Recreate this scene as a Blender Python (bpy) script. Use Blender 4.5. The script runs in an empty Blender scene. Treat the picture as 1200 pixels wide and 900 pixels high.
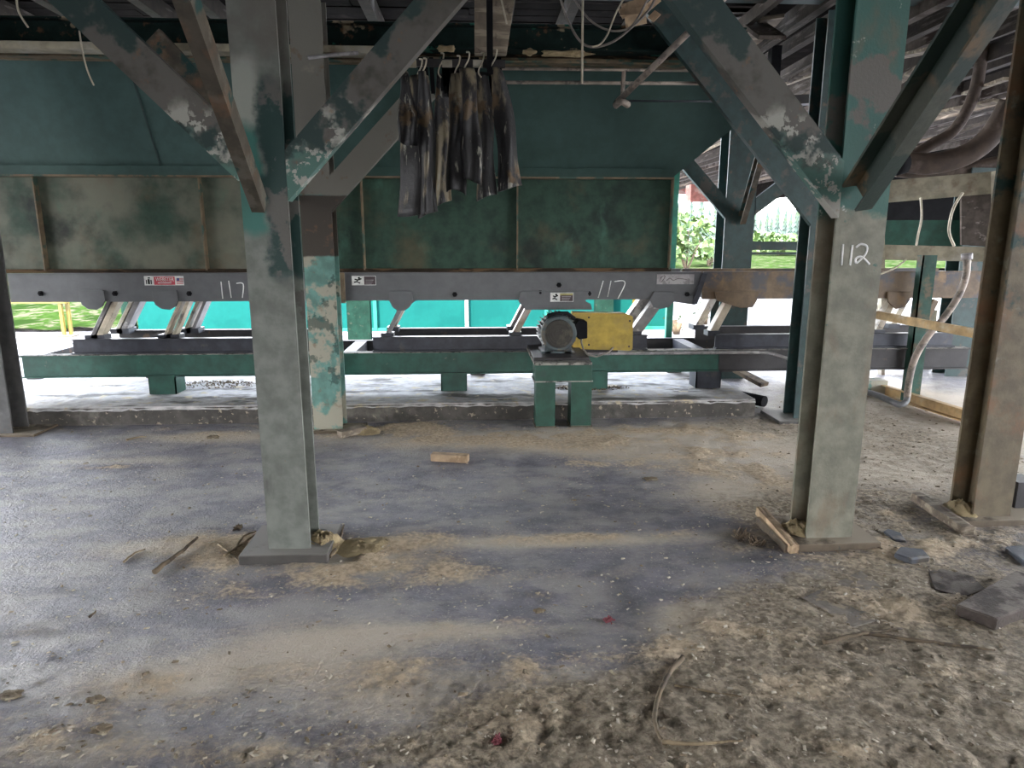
import bpy, bmesh, math, random
import numpy as np
from mathutils import Vector, Matrix
random.seed(7)
R = math.radians
S = bpy.context.scene
COL = S.collection

# ------------------------------------------------------------------ camera
F = 800.0; PITCH = R(11.9); YAW = R(3.0); CAMZ = 1.6
cd = bpy.data.cameras.new('camera'); cam = bpy.data.objects.new('camera', cd); COL.objects.link(cam)
cd.sensor_width = 36; cd.lens = F/1200*36; cd.clip_end = 1500; cd.clip_start = .05
cam.location = (0, 0, CAMZ); cam.rotation_euler = (R(90)-PITCH, 0, -YAW)
S.camera = cam
CM = cam.rotation_euler.to_matrix()
def ray(px, py): return CM @ Vector(((px-600)/F, -(py-450)/F, -1))
def onY(px, py, Y): d = ray(px, py); return Vector((0,0,CAMZ)) + d*(Y/d.y)
def onZ(px, py, Z=0.0): d = ray(px, py); return Vector((0,0,CAMZ)) + d*((Z-CAMZ)/d.z)
def xz(px, py, Y): p = onY(px, py, Y); return p.x, p.z

# ------------------------------------------------------------------ objects
ORG = {}
def tag(o, label=None, cat=None, group=None, kind=None):
    if label: o['label'] = label
    if cat: o['category'] = cat
    if group: o['group'] = group
    if kind: o['kind'] = kind
    return o
def thing(name, loc, label, cat, group=None):
    o = bpy.data.objects.new(name, None); COL.objects.link(o); o.location = loc
    o.empty_display_size = .1
    ORG[o.name] = Vector(loc)
    return tag(o, label, cat, group)

class MB:
    """collects shapes in world coordinates, then links them as ONE mesh object"""
    def __init__(s): s.bm = bmesh.new(); s.smooth = False
    def face(s, pts):
        try: return s.bm.faces.new([s.bm.verts.new(p) for p in pts])
        except ValueError: return None
    def hexa(s, c):
        v = [s.bm.verts.new(p) for p in c]
        for f in ((0,3,2,1),(4,5,6,7),(0,1,5,4),(1,2,6,5),(2,3,7,6),(3,0,4,7)):
            s.bm.faces.new([v[i] for i in f])
        return s
    def box(s, x0,x1,y0,y1,z0,z1):
        if x0>x1: x0,x1=x1,x0
        if y0>y1: y0,y1=y1,y0
        if z0>z1: z0,z1=z1,z0
        return s.hexa([(x0,y0,z0),(x1,y0,z0),(x1,y1,z0),(x0,y1,z0),(x0,y0,z1),(x1,y0,z1),(x1,y1,z1),(x0,y1,z1)])
    def frame(s, p0, p1, up):
        p0=Vector(p0); p1=Vector(p1); a=(p1-p0).normalized(); up=Vector(up)
        n=(up-a*up.dot(a)).normalized(); u=a.cross(n).normalized()
        return p0,p1,a,u,n
    def bar(s, p0, p1, w, h, up=(0,0,1), ou=0, on=0):
        """rectangular bar; w across (a x up), h along up"""
        p0,p1,a,u,n = s.frame(p0,p1,up)
        q=[]
        for p in (p0,p1):
            for cu,cn in ((-1,-1),(1,-1),(1,1),(-1,1)):
                q.append(p+u*(cu*w/2+ou)+n*(cn*h/2+on))
        v=[s.bm.verts.new(p) for p in q]
        for f in ((0,1,2,3),(7,6,5,4),(0,4,5,1),(1,5,6,2),(2,6,7,3),(3,7,4,0)): s.bm.faces.new([v[i] for i in f])
        return s
    def ibeam(s, p0, p1, w, h, t=.014, up=(0,0,1)):
        s.bar(p0,p1,t,h-2*t,up)
        s.bar(p0,p1,w,t,up,0,h/2-t/2); s.bar(p0,p1,w,t,up,0,-h/2+t/2); return s
    def channel(s, p0, p1, w, f, t, normal):
        """web w wide, facing 'normal'; two flanges f deep on the normal side"""
        p0,p1,a,u,n = s.frame(p0,p1,normal)
        s.bar(p0,p1,w,t,normal)
        for k in (-1,1): s.bar(p0,p1,t,f,normal,k*(w/2-t/2),f/2+t/2)
        return s
    def prism(s, pts, y0, y1, axis='Y'):
        """polygon (a,b) pairs extruded along an axis"""
        def P(a,b,c): return {'Y':(a,c,b),'Z':(a,b,c),'X':(c,a,b)}[axis]
        A=[s.bm.verts.new(P(a,b,y0)) for a,b in pts]; B=[s.bm.verts.new(P(a,b,y1)) for a,b in pts]
        s.bm.faces.new(A); s.bm.faces.new(B[::-1]); n=len(pts)
        for i in range(n): s.bm.faces.new([A[i],B[i],B[(i+1)%n],A[(i+1)%n]])
        return s
    def tube(s, pts, r, n=8, rr=None, cap=True):
        pts=[Vector(p) for p in pts]; rings=[]
        ref=Vector((0,0,1))
        for i,p in enumerate(pts):
            a=(pts[min(i+1,len(pts)-1)]-pts[max(i-1,0)]).normalized()
            if abs(a.dot(ref))>.95: ref=Vector((1,0,0)) if abs(a.x)<.9 else Vector((0,1,0))
            u=a.cross(ref).normalized(); w=u.cross(a).normalized(); ref=w
            q=rr[i] if rr else r
            rings.append([s.bm.verts.new(p+u*(q*math.cos(2*math.pi*k/n))+w*(q*math.sin(2*math.pi*k/n))) for k in range(n)])
        for A,B in zip(rings,rings[1:]):
            for k in range(n):
                f=s.bm.faces.new([A[k],A[(k+1)%n],B[(k+1)%n],B[k]]); f.smooth=True
        if cap: s.bm.faces.new(rings[0][::-1]); s.bm.faces.new(rings[-1])
        return s
    def cyl(s, p0, p1, r, n=20, r2=None): return s.tube([p0,p1], r, n, [r, r if r2 is None else r2])
    def bevel(s, w=.004, seg=1):
        bmesh.ops.bevel(s.bm, geom=[e for e in s.bm.edges], offset=w, segments=seg, affect='EDGES', clamp_overlap=True); return s
    def rough(s, amp, cuts=0, seed=0):
        if cuts: bmesh.ops.subdivide_edges(s.bm, edges=s.bm.edges[:], cuts=cuts, use_grid_fill=True)
        rnd=random.Random(seed)
        for v in s.bm.verts: v.co += Vector((rnd.uniform(-amp,amp) for _ in range(3)))
        return s
    def build(s, name, mat, parent=None, z0=True):
        bmesh.ops.recalc_face_normals(s.bm, faces=s.bm.faces[:])
        me=bpy.data.meshes.new(name)
        if parent is None:
            co=[v.co for v in s.bm.verts]; n=len(co)
            org=Vector((sum(c.x for c in co)/n, sum(c.y for c in co)/n, 0 if z0 else min(c.z for c in co)))
        else: org=ORG[parent.name]
        for v in s.bm.verts: v.co -= org
        s.bm.to_mesh(me); s.bm.free()
        me.materials.append(mat)
        o=bpy.data.objects.new(name, me); COL.objects.link(o)
        ORG[o.name]=org.copy()
        if parent is None: o.location=org
        else: o.parent=parent
        return o

# ------------------------------------------------------------------ materials
def new_mat(name):
    m=bpy.data.materials.new(name); m.use_nodes=True; nt=m.node_tree
    b=nt.nodes['Principled BSDF']; return m,nt,b
def rgba(c): return (c[0],c[1],c[2],1)
def noise(nt, scale, det=5, stretch=(1,1,1), off=(0,0,0), coord='Object', rough=.6):
    tc=nt.nodes.new('ShaderNodeTexCoord'); mp=nt.nodes.new('ShaderNodeMapping')
    nt.links.new(tc.outputs[coord], mp.inputs[0]); mp.inputs['Scale'].default_value=stretch; mp.inputs['Location'].default_value=off
    n=nt.nodes.new('ShaderNodeTexNoise'); n.inputs['Scale'].default_value=scale; n.inputs['Detail'].default_value=det
    n.inputs['Roughness'].default_value=rough
    nt.links.new(mp.outputs[0], n.inputs['Vector']); return n.outputs['Fac']
def mrange(nt, src, lo, hi, a=0, b=1):
    n=nt.nodes.new('ShaderNodeMapRange'); n.interpolation_type='SMOOTHSTEP'
    nt.links.new(src, n.inputs[0]); n.inputs[1].default_value=lo; n.inputs[2].default_value=hi
    n.inputs[3].default_value=a; n.inputs[4].default_value=b; return n.outputs[0]
def math_(nt, op, a, b):
    n=nt.nodes.new('ShaderNodeMath'); n.operation=op
    for i,x in enumerate((a,b)):
        if isinstance(x,(int,float)): n.inputs[i].default_value=x
        else: nt.links.new(x,n.inputs[i])
    return n.outputs[0]
def mix(nt, f, a, b):
    n=nt.nodes.new('ShaderNodeMix'); n.data_type='RGBA'
    if isinstance(f,(int,float)): n.inputs[0].default_value=f
    else: nt.links.new(f,n.inputs[0])
    for i,x in ((6,a),(7,b)):
        if isinstance(x,tuple): n.inputs[i].default_value=rgba(x)
        else: nt.links.new(x,n.inputs[i])
    return n.outputs[2]
def M(name, base, layers=(), rough=.7, metal=0.0, bump=.15, bscale=60, spec=.5, vary=.25, topdust=None):
    """base colour + layers: (colour, scale, lo, hi[, dict(z=(a,b), stretch, amt, x=(a,b))])"""
    m,nt,b=new_mat(name)
    n0=noise(nt, 9, 4, off=(3,1,2))
    dark=tuple(c*(1-vary) for c in base); lite=tuple(min(1,c*(1+vary)) for c in base)
    col=mix(nt, mrange(nt,n0,.3,.7), dark, lite)
    for i,L in enumerate(layers):
        c,sc,lo,hi=L[:4]; o=L[4] if len(L)>4 else {}
        f=mrange(nt, noise(nt, sc, 6, o.get('stretch',(1,1,1)), (i*7.3+o.get('seed',0), i*2.1, i*4.7)), lo, hi)
        for ax in 'xyz':
            if ax in o:
                tc=nt.nodes.new('ShaderNodeTexCoord'); sp=nt.nodes.new('ShaderNodeSeparateXYZ'); nt.links.new(tc.outputs['Object'], sp.inputs[0])
                zz=math_(nt,'ADD', sp.outputs['XYZ'.index(ax.upper())], math_(nt,'MULTIPLY', math_(nt,'SUBTRACT', noise(nt, 7, 5, off=(i,5,9)), .5), o.get('wob',.25)))
                a_,b_,*s_=o[ax]; e=s_[0] if s_ else .02
                f=math_(nt,'MULTIPLY', f, math_(nt,'MULTIPLY', mrange(nt,zz,a_-e,a_+e), mrange(nt,zz,b_-e,b_+e,1,0)))
        if 'amt' in o: f=math_(nt,'MULTIPLY',f,o['amt'])
        col=mix(nt,f,col,c)
    if topdust:   # settled dust lies on the upward faces only
        g=nt.nodes.new('ShaderNodeNewGeometry'); sp=nt.nodes.new('ShaderNodeSeparateXYZ'); nt.links.new(g.outputs['True Normal'],sp.inputs[0])
        col=mix(nt,math_(nt,'MULTIPLY',mrange(nt,sp.outputs[2],.6,.9),mrange(nt,noise(nt,7,6),topdust[1],topdust[1]+.15)),col,topdust[0])
    nt.links.new(col,b.inputs['Base Color'])
    b.inputs['Roughness'].default_value=rough; b.inputs['Metallic'].default_value=metal
    b.inputs['Specular IOR Level'].default_value=spec
    if bump:
        bp=nt.nodes.new('ShaderNodeBump'); bp.inputs['Strength'].default_value=bump; bp.inputs['Distance'].default_value=.01
        nt.links.new(noise(nt,bscale,5), bp.inputs['Height']); nt.links.new(bp.outputs[0], b.inputs['Normal'])
    return m
GREYC=(.165,.165,.145); BROWNG=(.12,.11,.095); TEAL=(.035,.11,.09); TEALD=(.012,.04,.036); PALE=(.42,.43,.40); RUST=(.17,.085,.04)
MAT={}
MAT['colA']=M('column paint grey over teal', (.15,.16,.14), [
    ((.30,.31,.27),2,.2,.3,dict(z=(2.1,2.40,.03),x=(-1,.0,.03),wob=.04)),((.04,.15,.125),2,.2,.3,dict(z=(1.62,2.1,.04),x=(-1,.0,.02),wob=.12)),(TEALD,4,.30,.42,dict(z=(1.42,2.3,.04),x=(.0,1,.02),wob=.16)),((.10,.095,.085),3,.5,.53,dict(z=(1.2,2.3,.05),x=(.02,1,.02),seed=4)),  # pale upper-left patch is painted light, its edge the brace's shade
    (BROWNG,2.0,.35,.6,dict(z=(2.38,4,.06))),(RUST,14,.68,.76,dict(amt=.5)),((.03,.03,.03),5,.62,.8,dict(amt=.6,stretch=(1,1,.4)))], rough=.55, spec=.5)
MAT['colB']=M('column paint olive and teal', (.17,.165,.125), [
    (TEAL,2.0,.25,.28,dict(z=(1.72,5,.03))),(PALE,7,.62,.65,dict(z=(1.7,5))),(BROWNG,2.0,.56,.6,dict(z=(1.8,5),seed=9)),
    (TEAL,9,.62,.66,dict(z=(1.1,1.7))),(RUST,5,.52,.7,dict(amt=.35,stretch=(1,1,.5)))], rough=.6)
MAT['colC']=M('column rusty brown', (.11,.085,.05), [(TEALD,3,.52,.6,dict(z=(1.2,5))),(RUST,4,.5,.7,dict(amt=.8)),((.2,.19,.14),6,.6,.7,dict(amt=.6))], rough=.7)
MAT['colD']=M('column dark grey steel', (.07,.068,.066), [(RUST,6,.6,.75,dict(amt=.4)),((.15,.15,.15),12,.6,.75,dict(amt=.5))], rough=.6)
MAT['colE']=M('column peeling turquoise', (.12,.25,.215), [
    ((.34,.32,.25),3.2,.485,.545,dict(seed=4)),((.05,.04,.03),16,.2,.3,dict(z=(1.47,1.95,.01),wob=.03)),((.20,.19,.16),2,.2,.3,dict(z=(1.95,5,.01),wob=.05)),
    (RUST,8,.6,.7,dict(amt=.5)),(TEALD,6,.55,.6,dict(z=(.4,1.4),seed=8,amt=.7))], rough=.65)
MAT['colC2']=M('angle post paint', (.022,.06,.045), [((.10,.08,.05),4,.5,.6)], rough=.7, spec=.3)
MAT['bpost']=M('back post dark green', (.007,.026,.018), [((.03,.04,.03),12,.6,.68)], rough=.8, spec=.1)
MAT['dteal']=M('dark teal steel paint', (.016,.040,.038), [((.06,.055,.045),4,.55,.62),(RUST,9,.62,.75,dict(amt=.5))], rough=.6)
MAT['brace']=M('brace paint peeling', (.055,.05,.04), [
    ((.10,.092,.08),2.5,.42,.52,dict(z=(1.9,2.6,.1),seed=1)),((.07,.15,.125),2,.2,.3,dict(z=(1.3,2.02,.06),wob=.5)),
    ((.33,.32,.28),5,.52,.55,dict(z=(1.6,2.2,.05),seed=6)),((.35,.34,.30),16,.56,.59,dict(z=(1.6,2.15,.05),seed=16)),(RUST,18,.6,.7,dict(amt=.5)),((.015,.035,.032),1.6,.46,.5,dict(z=(2.0,4),seed=5))], rough=.65)
MAT['brace2']=M('brace paint rusty brown', (.062,.052,.038), [((.10,.09,.07),6,.5,.6),(RUST,5,.5,.7,dict(amt=.6)),(TEALD,3,.55,.6)], rough=.75, spec=.3)
MAT['brace5']=M('brace paint brown and teal', (.05,.055,.04), [((.14,.085,.04),2.5,.5,.65),((.02,.035,.027),3,.5,.55)], rough=.6)
MAT['hop']=M('hopper paint dirty green', (.026,.056,.039), [
    ((.17,.165,.125),1.6,.30,.62,dict(amt=.85,x=(-9,-1.7,.4))),((.13,.085,.045),2.3,.5,.72,dict(amt=.45)),  # paler left overlay puts the sheen of light from that side into colour
    ((.20,.12,.06),6,.42,.6,dict(amt=.6,z=(2.02,2.16,.05))),((.20,.12,.06),6,.45,.6,dict(amt=.6,z=(1.3,1.42,.03))),
    ((.012,.015,.015),1.5,.55,.72,dict(amt=.8)),((.07,.17,.12),3,.58,.75,dict(amt=.5,stretch=(1,1,.6)))], rough=.6, spec=.25, bump=.1)
MAT['hopup']=M('hopper paint teal sheet', (.048,.092,.084), [((.008,.024,.017),1.2,.45,.7,dict(amt=.65,x=(-1.6,6,.6))),((.014,.036,.027),.7,.2,.3,dict(amt=.4,x=(-1.4,6,.8))),((.12,.11,.07),3,.3,.7,dict(amt=.5,z=(2.1,2.26,.05))),((.012,.012,.014),2,.42,.65,dict(x=(1.7,5,.4),z=(2.1,2.45,.08),amt=.9))], rough=.6, spec=.25, bump=.08, vary=.1)  # darkening toward the right paints in fading light; near-black end patch is soot
MAT['rib']=M('rusty rib edge', (.15,.11,.065), [((.04,.08,.06),6,.5,.6)], rough=.7)
MAT['trough']=M('grey trough paint', (.088,.09,.095), [((.06,.06,.06),5,.6,.8,dict(amt=.5)),((.19,.17,.14),7,.66,.8,dict(amt=.4,stretch=(.4,1,1)))], rough=.45, bump=.05, vary=.1)
MAT['troughb']=M('rusty brown trough', (.12,.078,.042), [((.06,.055,.06),3,.46,.58),((.20,.12,.055),6,.55,.7)], rough=.6)
MAT['strip']=M('dark ledge under hopper', (.03,.022,.016), [((.11,.07,.04),9,.5,.6,dict(stretch=(.3,1,2)))], rough=.95,spec=.15)
MAT['gbeam']=M('green beam paint', (.014,.068,.048), [((.02,.05,.04),3,.6,.7,dict(amt=.6)),((.15,.14,.11),12,.66,.74,dict(amt=.7))], rough=.5)
MAT['steel']=M('dark bare steel', (.034,.036,.046), [((.09,.075,.06),6,.6,.7,dict(amt=.6))], rough=.45, metal=.3)
MAT['brownsteel']=M('dark brown steel', (.022,.019,.020), [(RUST,6,.62,.7,dict(amt=.4))], rough=.6)
MAT['dusty']=M('dusty steel edge', (.25,.235,.21), [((.06,.055,.05),14,.5,.6)], rough=.9, bump=.4)
MAT['dusty'].name='dusty steel top'
MAT['fiber']=M('fibre leaf spring', (.42,.36,.27), [((.12,.10,.09),6,.55,.65),((.55,.52,.48),3,.55,.65)], rough=.5)
MAT['leafdark']=M('dark leaf spring', (.16,.15,.15), [((.4,.38,.36),4,.55,.62)], rough=.45)
MAT['green']=M('drive stand green', (.011,.056,.036), [((.02,.04,.035),4,.55,.7,dict(amt=.8)),((.12,.08,.05),11,.66,.72)], rough=.5)
MAT['motor']=M('motor casting blue grey', (.045,.062,.066), [((.10,.085,.06),8,.5,.65)], rough=.5)
MAT['motord']=M('motor dusty cover', (.032,.028,.022), [((.07,.062,.045),10,.5,.65)], rough=.7)
MAT['yellow']=M('guard yellow', (.36,.25,.035), [((.28,.2,.05),4,.5,.65),((.10,.08,.04),9,.66,.75,dict(amt=.7))], rough=.5)
MAT['yrail']=M('safety yellow', (.14,.10,.008), [((.15,.1,.05),9,.62,.7)], rough=.5)
MAT['ypale']=M('faded yellow wood rail', (.42,.28,.13), [((.5,.42,.3),5,.5,.7)], rough=.7)
MAT['cream']=M('dusty cream beam', (.26,.23,.165), [((.17,.12,.08),5,.55,.7),((.33,.31,.26),3,.5,.7)], rough=.8)
MAT['turq']=M('turquoise wall paint', (.004,.072,.064), [((.003,.062,.056),1.5,.45,.6)], rough=.8, spec=.08, bump=0, vary=.05)
MAT['bgreen']=M('bright green post paint', (.012,.17,.115), rough=.5)
MAT['conc']=M('plinth concrete', (.072,.065,.057), [((.05,.045,.04),4,.45,.65),((.34,.29,.21),22,.60,.66,dict(amt=.8)),((.22,.2,.17),2.5,.5,.7)], rough=.9, bump=.6, bscale=30)
MAT['conctop']=M('plinth top concrete', (.40,.385,.375), [((.09,.08,.07),5,.50,.64,dict(stretch=(.35,1,1))),((.45,.38,.26),7,.55,.65)], rough=.8, bump=.5, bscale=25)  # much paler than the plinth front, painting in the light from behind
MAT['plate']=M('base plate steel dusty', (.055,.05,.045), [((.03,.025,.02),12,.6,.66)], rough=.6, topdust=((.26,.24,.22),.25))
MAT['plateb']=M('base plate brown', (.10,.075,.05), [((.05,.045,.04),10,.6,.66)], rough=.8, topdust=((.28,.23,.17),.38))
MAT['rubber']=M('black rubber sheet', (.022,.021,.022), [((.20,.165,.11),2.6,.54,.62,dict(stretch=(1.6,1.6,.5))),((.27,.26,.22),9,.60,.66,dict(stretch=(2,2,.4))),((.10,.065,.035),3,.6,.66,dict(seed=5))], rough=.55, spec=.3, bump=.4, bscale=40)
MAT['hook']=M('pale wire', (.42,.37,.28), rough=.5)
MAT['wood']=M('weathered wood', (.17,.135,.10), [((.32,.27,.2),6,.5,.6,dict(stretch=(.3,3,3))),((.06,.045,.035),5,.58,.7)], rough=.85, bump=.5, bscale=30)
MAT['woodd']=M('dark roof timber', (.040,.030,.023), [((.13,.11,.095),6,.57,.68,dict(stretch=(3,.3,3))),((.03,.022,.02),3,.5,.65)], rough=.9, bump=.4, bscale=30)
MAT['woodg']=M('grey roof timber', (.095,.08,.07), [((.04,.03,.025),3,.48,.6),((.24,.21,.19),5,.58,.68,dict(stretch=(3,.3,3)))], rough=1, spec=.1)
MAT['woodn']=M('fresh cut wood', (.42,.30,.19), [((.25,.17,.1),8,.5,.62)], rough=.8)
MAT['bark']=M('bark strip', (.11,.08,.05), [((.05,.036,.025),9,.5,.6)], rough=.9)
MAT['deck']=M('roof deck boards', (.010,.008,.007), [((.025,.02,.018),4,.55,.7)], rough=1, spec=.05)
MAT['pipe']=M('brownish pipe', (.27,.22,.18), [((.12,.10,.085),9,.5,.6)], rough=.6)
MAT['pipegrey']=M('grey conduit', (.19,.19,.20), rough=.4)
MAT['duct']=M('brown dusty duct', (.055,.036,.025), [((.11,.08,.065),5,.5,.65)], rough=.75)
MAT['cable']=M('cable sheath', (.17,.15,.13), rough=.7)
MAT['black']=M('black plastic', (.008,.008,.009), rough=.8, spec=.1)
MAT['white']=M('white marker', (.62,.62,.60), rough=.8, bump=0)
MAT['labw']=M('label white', (.55,.55,.53), [((.35,.33,.3),9,.6,.7)], rough=.5, bump=0)
MAT['labred']=M('label red', (.42,.04,.06), rough=.5, bump=0)
MAT['labdark']=M('label dark', (.05,.03,.035), rough=.5, bump=0)
MAT['labyel']=M('label yellow', (.30,.27,.10), rough=.5, bump=0)
MAT['labgrey']=M('label grey', (.30,.28,.28), [((.2,.19,.19),12,.5,.6)], rough=.5, bump=0)
MAT['redbit']=M('dry reddish leaf', (.20,.05,.06), rough=.8)
MAT['stickp']=M('pale splinter', (.24,.18,.11), [((.12,.085,.05),12,.5,.6)], rough=.9)
MAT['clod']=M('brown clod', (.17,.13,.085), [((.28,.24,.17),12,.5,.62)], rough=.95, bump=.6)
MAT['fascia']=M('red painted fascia', (.25,.09,.07), [((.3,.2,.17),4,.5,.6)], rough=.7)
MAT['slate']=M('grey flat slab', (.06,.048,.042), [((.10,.085,.07),6,.5,.65),((.04,.036,.036),9,.58,.68)], rough=.85, spec=.2, bump=.6, topdust=((.17,.145,.125),.40))
MAT['fplate']=M('flush floor plate', (.19,.16,.13), [((.12,.105,.10),4,.5,.65),((.34,.28,.2),9,.5,.62)], rough=.85, bump=.8, bscale=40)
MAT['bluemetal']=M('bluish scrap metal', (.07,.075,.09), [((.06,.05,.04),8,.5,.6)], rough=.5, metal=.2, topdust=((.20,.19,.18),.5))
MAT['leaf']=M('leaf yellow green', (.032,.068,.010), [((.07,.11,.022),6,.45,.6)], rough=.6, bump=0)
MAT['leafc']=M('conifer blue green', (.024,.045,.034), [((.035,.055,.02),3,.5,.6)], rough=.7, bump=0)
MAT['grass']=M('meadow grass', (.014,.027,.006), [((.045,.043,.028),3.5,.50,.58),((.008,.016,.004),1.1,.5,.6)], rough=1, spec=0, bump=.4, bscale=8)
MAT['gravel']=M('pale gravel yard', (.19,.185,.18), [((.10,.097,.09),3,.5,.65),((.26,.255,.25),8,.55,.65)], rough=1, spec=.05, bump=.3, bscale=20)
MAT['chip']=M('wood chip', (.48,.42,.33), [((.28,.22,.15),5,.5,.6)], rough=.9, bump=0)
MAT['sawdust']=M('sawdust heap', (.36,.28,.16), [((.24,.18,.10),9,.5,.62)], rough=1, bump=.6, bscale=90)

# ------------------------------------------------------------------ numpy noise
def vnoise(x, y, seed=0):
    xi=np.floor(x).astype(np.int64); yi=np.floor(y).astype(np.int64); fx=x-xi; fy=y-yi
    fx=fx*fx*(3-2*fx); fy=fy*fy*(3-2*fy)
    def h(a,b):
        n=(a*374761393+b*668265263+seed*982451653)&0xffffffff
        n=((n^(n>>13))*1274126177)&0xffffffff
        return ((n^(n>>16))&0xffff)/65535.
    return (h(xi,yi)*(1-fx)+h(xi+1,yi)*fx)*(1-fy)+(h(xi,yi+1)*(1-fx)+h(xi+1,yi+1)*fx)*fy
def fbm(x, y, sc, octv=4, seed=0):
    t=0; a=.5; s=0
    for o in range(octv): t=t+a*vnoise(x*sc+o*17.3,y*sc+o*9.1,seed+o); s+=a; a*=.5; sc*=2.03
    return t/s

# ------------------------------------------------------------------ floor
def blobs(X, Y, L):
    t=np.zeros_like(X)
    for px,py,rx,ry,a in L:
        p=onZ(px,py); t=t+a*np.exp(-((X-p.x)/rx)**2-((Y-p.y)/ry)**2)
    return t
DUST=[(300,505,.9,.22,.7),(470,505,.6,.3,.9),(600,512,.9,.3,.75),(760,510,.9,.35,.9),(850,530,.5,.45,1.0),(900,560,.4,.35,.8),(720,545,.5,.25,.6),
  (130,548,.35,.06,.6),(240,640,.35,.16,.8),(330,650,.35,.2,.9),(440,665,.42,.2,1.1),(520,632,.5,.1,.6),(700,630,.6,.07,.7),(850,625,.6,.09,.6),
  (620,700,.3,.08,.3),(200,690,.5,.1,.3),(170,810,.3,.12,.7),(400,800,.35,.1,.8),(250,760,.2,.06,.5),(60,860,.5,.15,.5),(460,780,.25,.08,.6),(640,780,.25,.08,.6),
  (700,870,.3,.1,.7),(800,760,.18,.12,.8),(860,740,.25,.1,.7),(900,810,.2,.08,.5),(1080,720,.35,.12,.9),(1100,790,.3,.1,.6),(980,700,.35,.1,.5),(950,640,.3,.2,.8),(1030,640,.3,.2,.7),
  (1060,600,.5,.3,.5),(1130,630,.4,.2,.7),(330,880,.4,.08,.5),(1000,880,.4,.1,.4),(560,730,.4,.05,.45),(100,740,.4,.05,.3)]
MUD=[(1070,520,1.0,.9,.75),(1000,470,.8,.8,.5),(1000,780,.7,.5,1.1),(900,700,.4,.25,.5),(1120,700,.6,.5,1.0),(700,860,.5,.2,.9),(500,890,.5,.1,.4),(1050,600,.9,.7,.8),(900,600,.4,.3,.6),(200,890,.8,.1,.5),(880,500,.5,.4,.5),(820,860,.6,.3,.8),(1150,860,.6,.3,1.0),(600,830,.4,.1,.4),(870,640,.25,.12,.7)]
DARK=[(735,700,.09,.25,.9),(760,790,.10,.2,1.0),(640,600,.7,.3,.35),(900,855,.2,.08,.7),(680,745,.15,.08,.4),(900,655,.3,.06,.7),(1130,680,.15,.08,.8),(820,650,.4,.15,.45),(330,660,.3,.03,.5),(300,690,.6,.1,.3),(560,660,.5,.12,.35),(290,800,.1,.2,.35)]  # wet streaks and dark areas; strip before nearest base plate paints its shadow
DUST_SHEEN=[(600,515,1.6,.35,1.0),(800,520,.9,.5,1.1),(880,580,.5,.35,.8),(1050,540,1.2,.8,1.2),(1080,480,1.6,1.5,1.2),(1050,620,.5,.25,.5),(230,640,.6,.18,.8),(430,660,.5,.16,1.0),(650,634,1.3,.09,1.0),  # dust film; blobs by plinth and at right also paint the backlit sheen
  (200,800,.45,.16,.8),(380,760,.55,.22,.8),(450,830,.4,.14,.7),(560,740,.5,.08,.6),(620,800,.35,.15,.5),(830,720,.3,.16,.9),(880,760,.4,.16,.8),(820,800,.16,.1,.6),(1050,730,.5,.2,.9),(1120,820,.4,.2,.6),(700,860,.5,.12,.5),(150,540,.6,.12,.7),(240,512,.8,.2,.8),(960,680,.3,.1,.5),(80,880,.6,.1,.6)]
def masks(X, Y):
    n1=fbm(X,Y,2.2,5,1); n2=fbm(X,Y,7,4,5); n3=fbm(X,Y*1.6,22,3,8)
    d=blobs(X,Y,DUST)*np.clip((.55*fbm(X*.7,Y*1.5,3.1,5,77)+.45*n2-.33)*4.2,.08,1.7)+ (n2-.5)*.5*(.3+blobs(X,Y,DUST))
    d=d+.5*np.clip((fbm(X*.6,Y*2.0,2.6,4,31)-.47)*5,0,1)*(.35+.65*np.clip((X+2)*.7,0,1))*np.clip(.3+(3.6-Y)*.6,.35,1)
    m=blobs(X,Y,MUD)*(.5+n1)+(n3-.5)*.4
    k=blobs(X,Y,DARK)*(.5+n2)
    return np.clip(d,0,1.3), np.clip(m,0,1.2), np.clip(k,0,1), n1, n2, n3
def fheight(X, Y):
    d,m,k,n1,n2,n3=masks(X,Y)
    h=.004*(fbm(X,Y,5,4,21)-.5)+.016*d*(n2-.2)+.010*d*(n3-.3)+.014*m*(fbm(X,Y,13,4,44)-.35)+.012*m*(n3-.4)
    front=np.clip((2.9-Y)/1.2,0,1)*(.5+.5*np.clip(X+1.2,0,1))
    h=h+front*.022*np.clip(fbm(X,Y,16,4,61)-.5,0,1)*2
    cl=np.clip(fbm(X,Y*1.3,24,3,71)-.52,0,1)*5*np.clip(fbm(X,Y,3,3,72)-.35,0,1)*2
    h=h+.012*cl*np.clip(d*.8+m*.9+front,0,1.2)
    return np.clip(h,-.004,.06)
def spaced(a,b,c,d,fine,coarse):
    L=[];x=c
    while x<d: L.append(x); x+=fine
    s=fine
    while x<b: L.append(x); s=min(s*1.06,coarse); x+=s
    L.append(b); s=fine; x=c-fine; K=[]
    while x>a: K.append(x); s=min(s*1.06,coarse); x-=s
    K.append(a); return np.array(K[::-1]+L)
xs=spaced(-9,14,-3.6,4.8,.024,.5); ys=spaced(-5,26,1.25,5.9,.019,.5)
GX,GY=np.meshgrid(xs,ys); H=fheight(GX,GY)
d,mu,dk,_,_,_=masks(GX,GY)
nv=GX.size; nx=len(xs); ny=len(ys)
me=bpy.data.meshes.new('floor'); co=np.stack([GX,GY,H],-1).reshape(-1,3)
i=np.arange(ny-1)[:,None]*nx+np.arange(nx-1)[None,:]
q=np.stack([i,i+1,i+nx+1,i+nx],-1).reshape(-1,4)
me.vertices.add(nv); me.vertices.foreach_set('co',co.ravel())
me.loops.add(q.size); me.loops.foreach_set('vertex_index',q.ravel().astype(np.int32))
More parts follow.
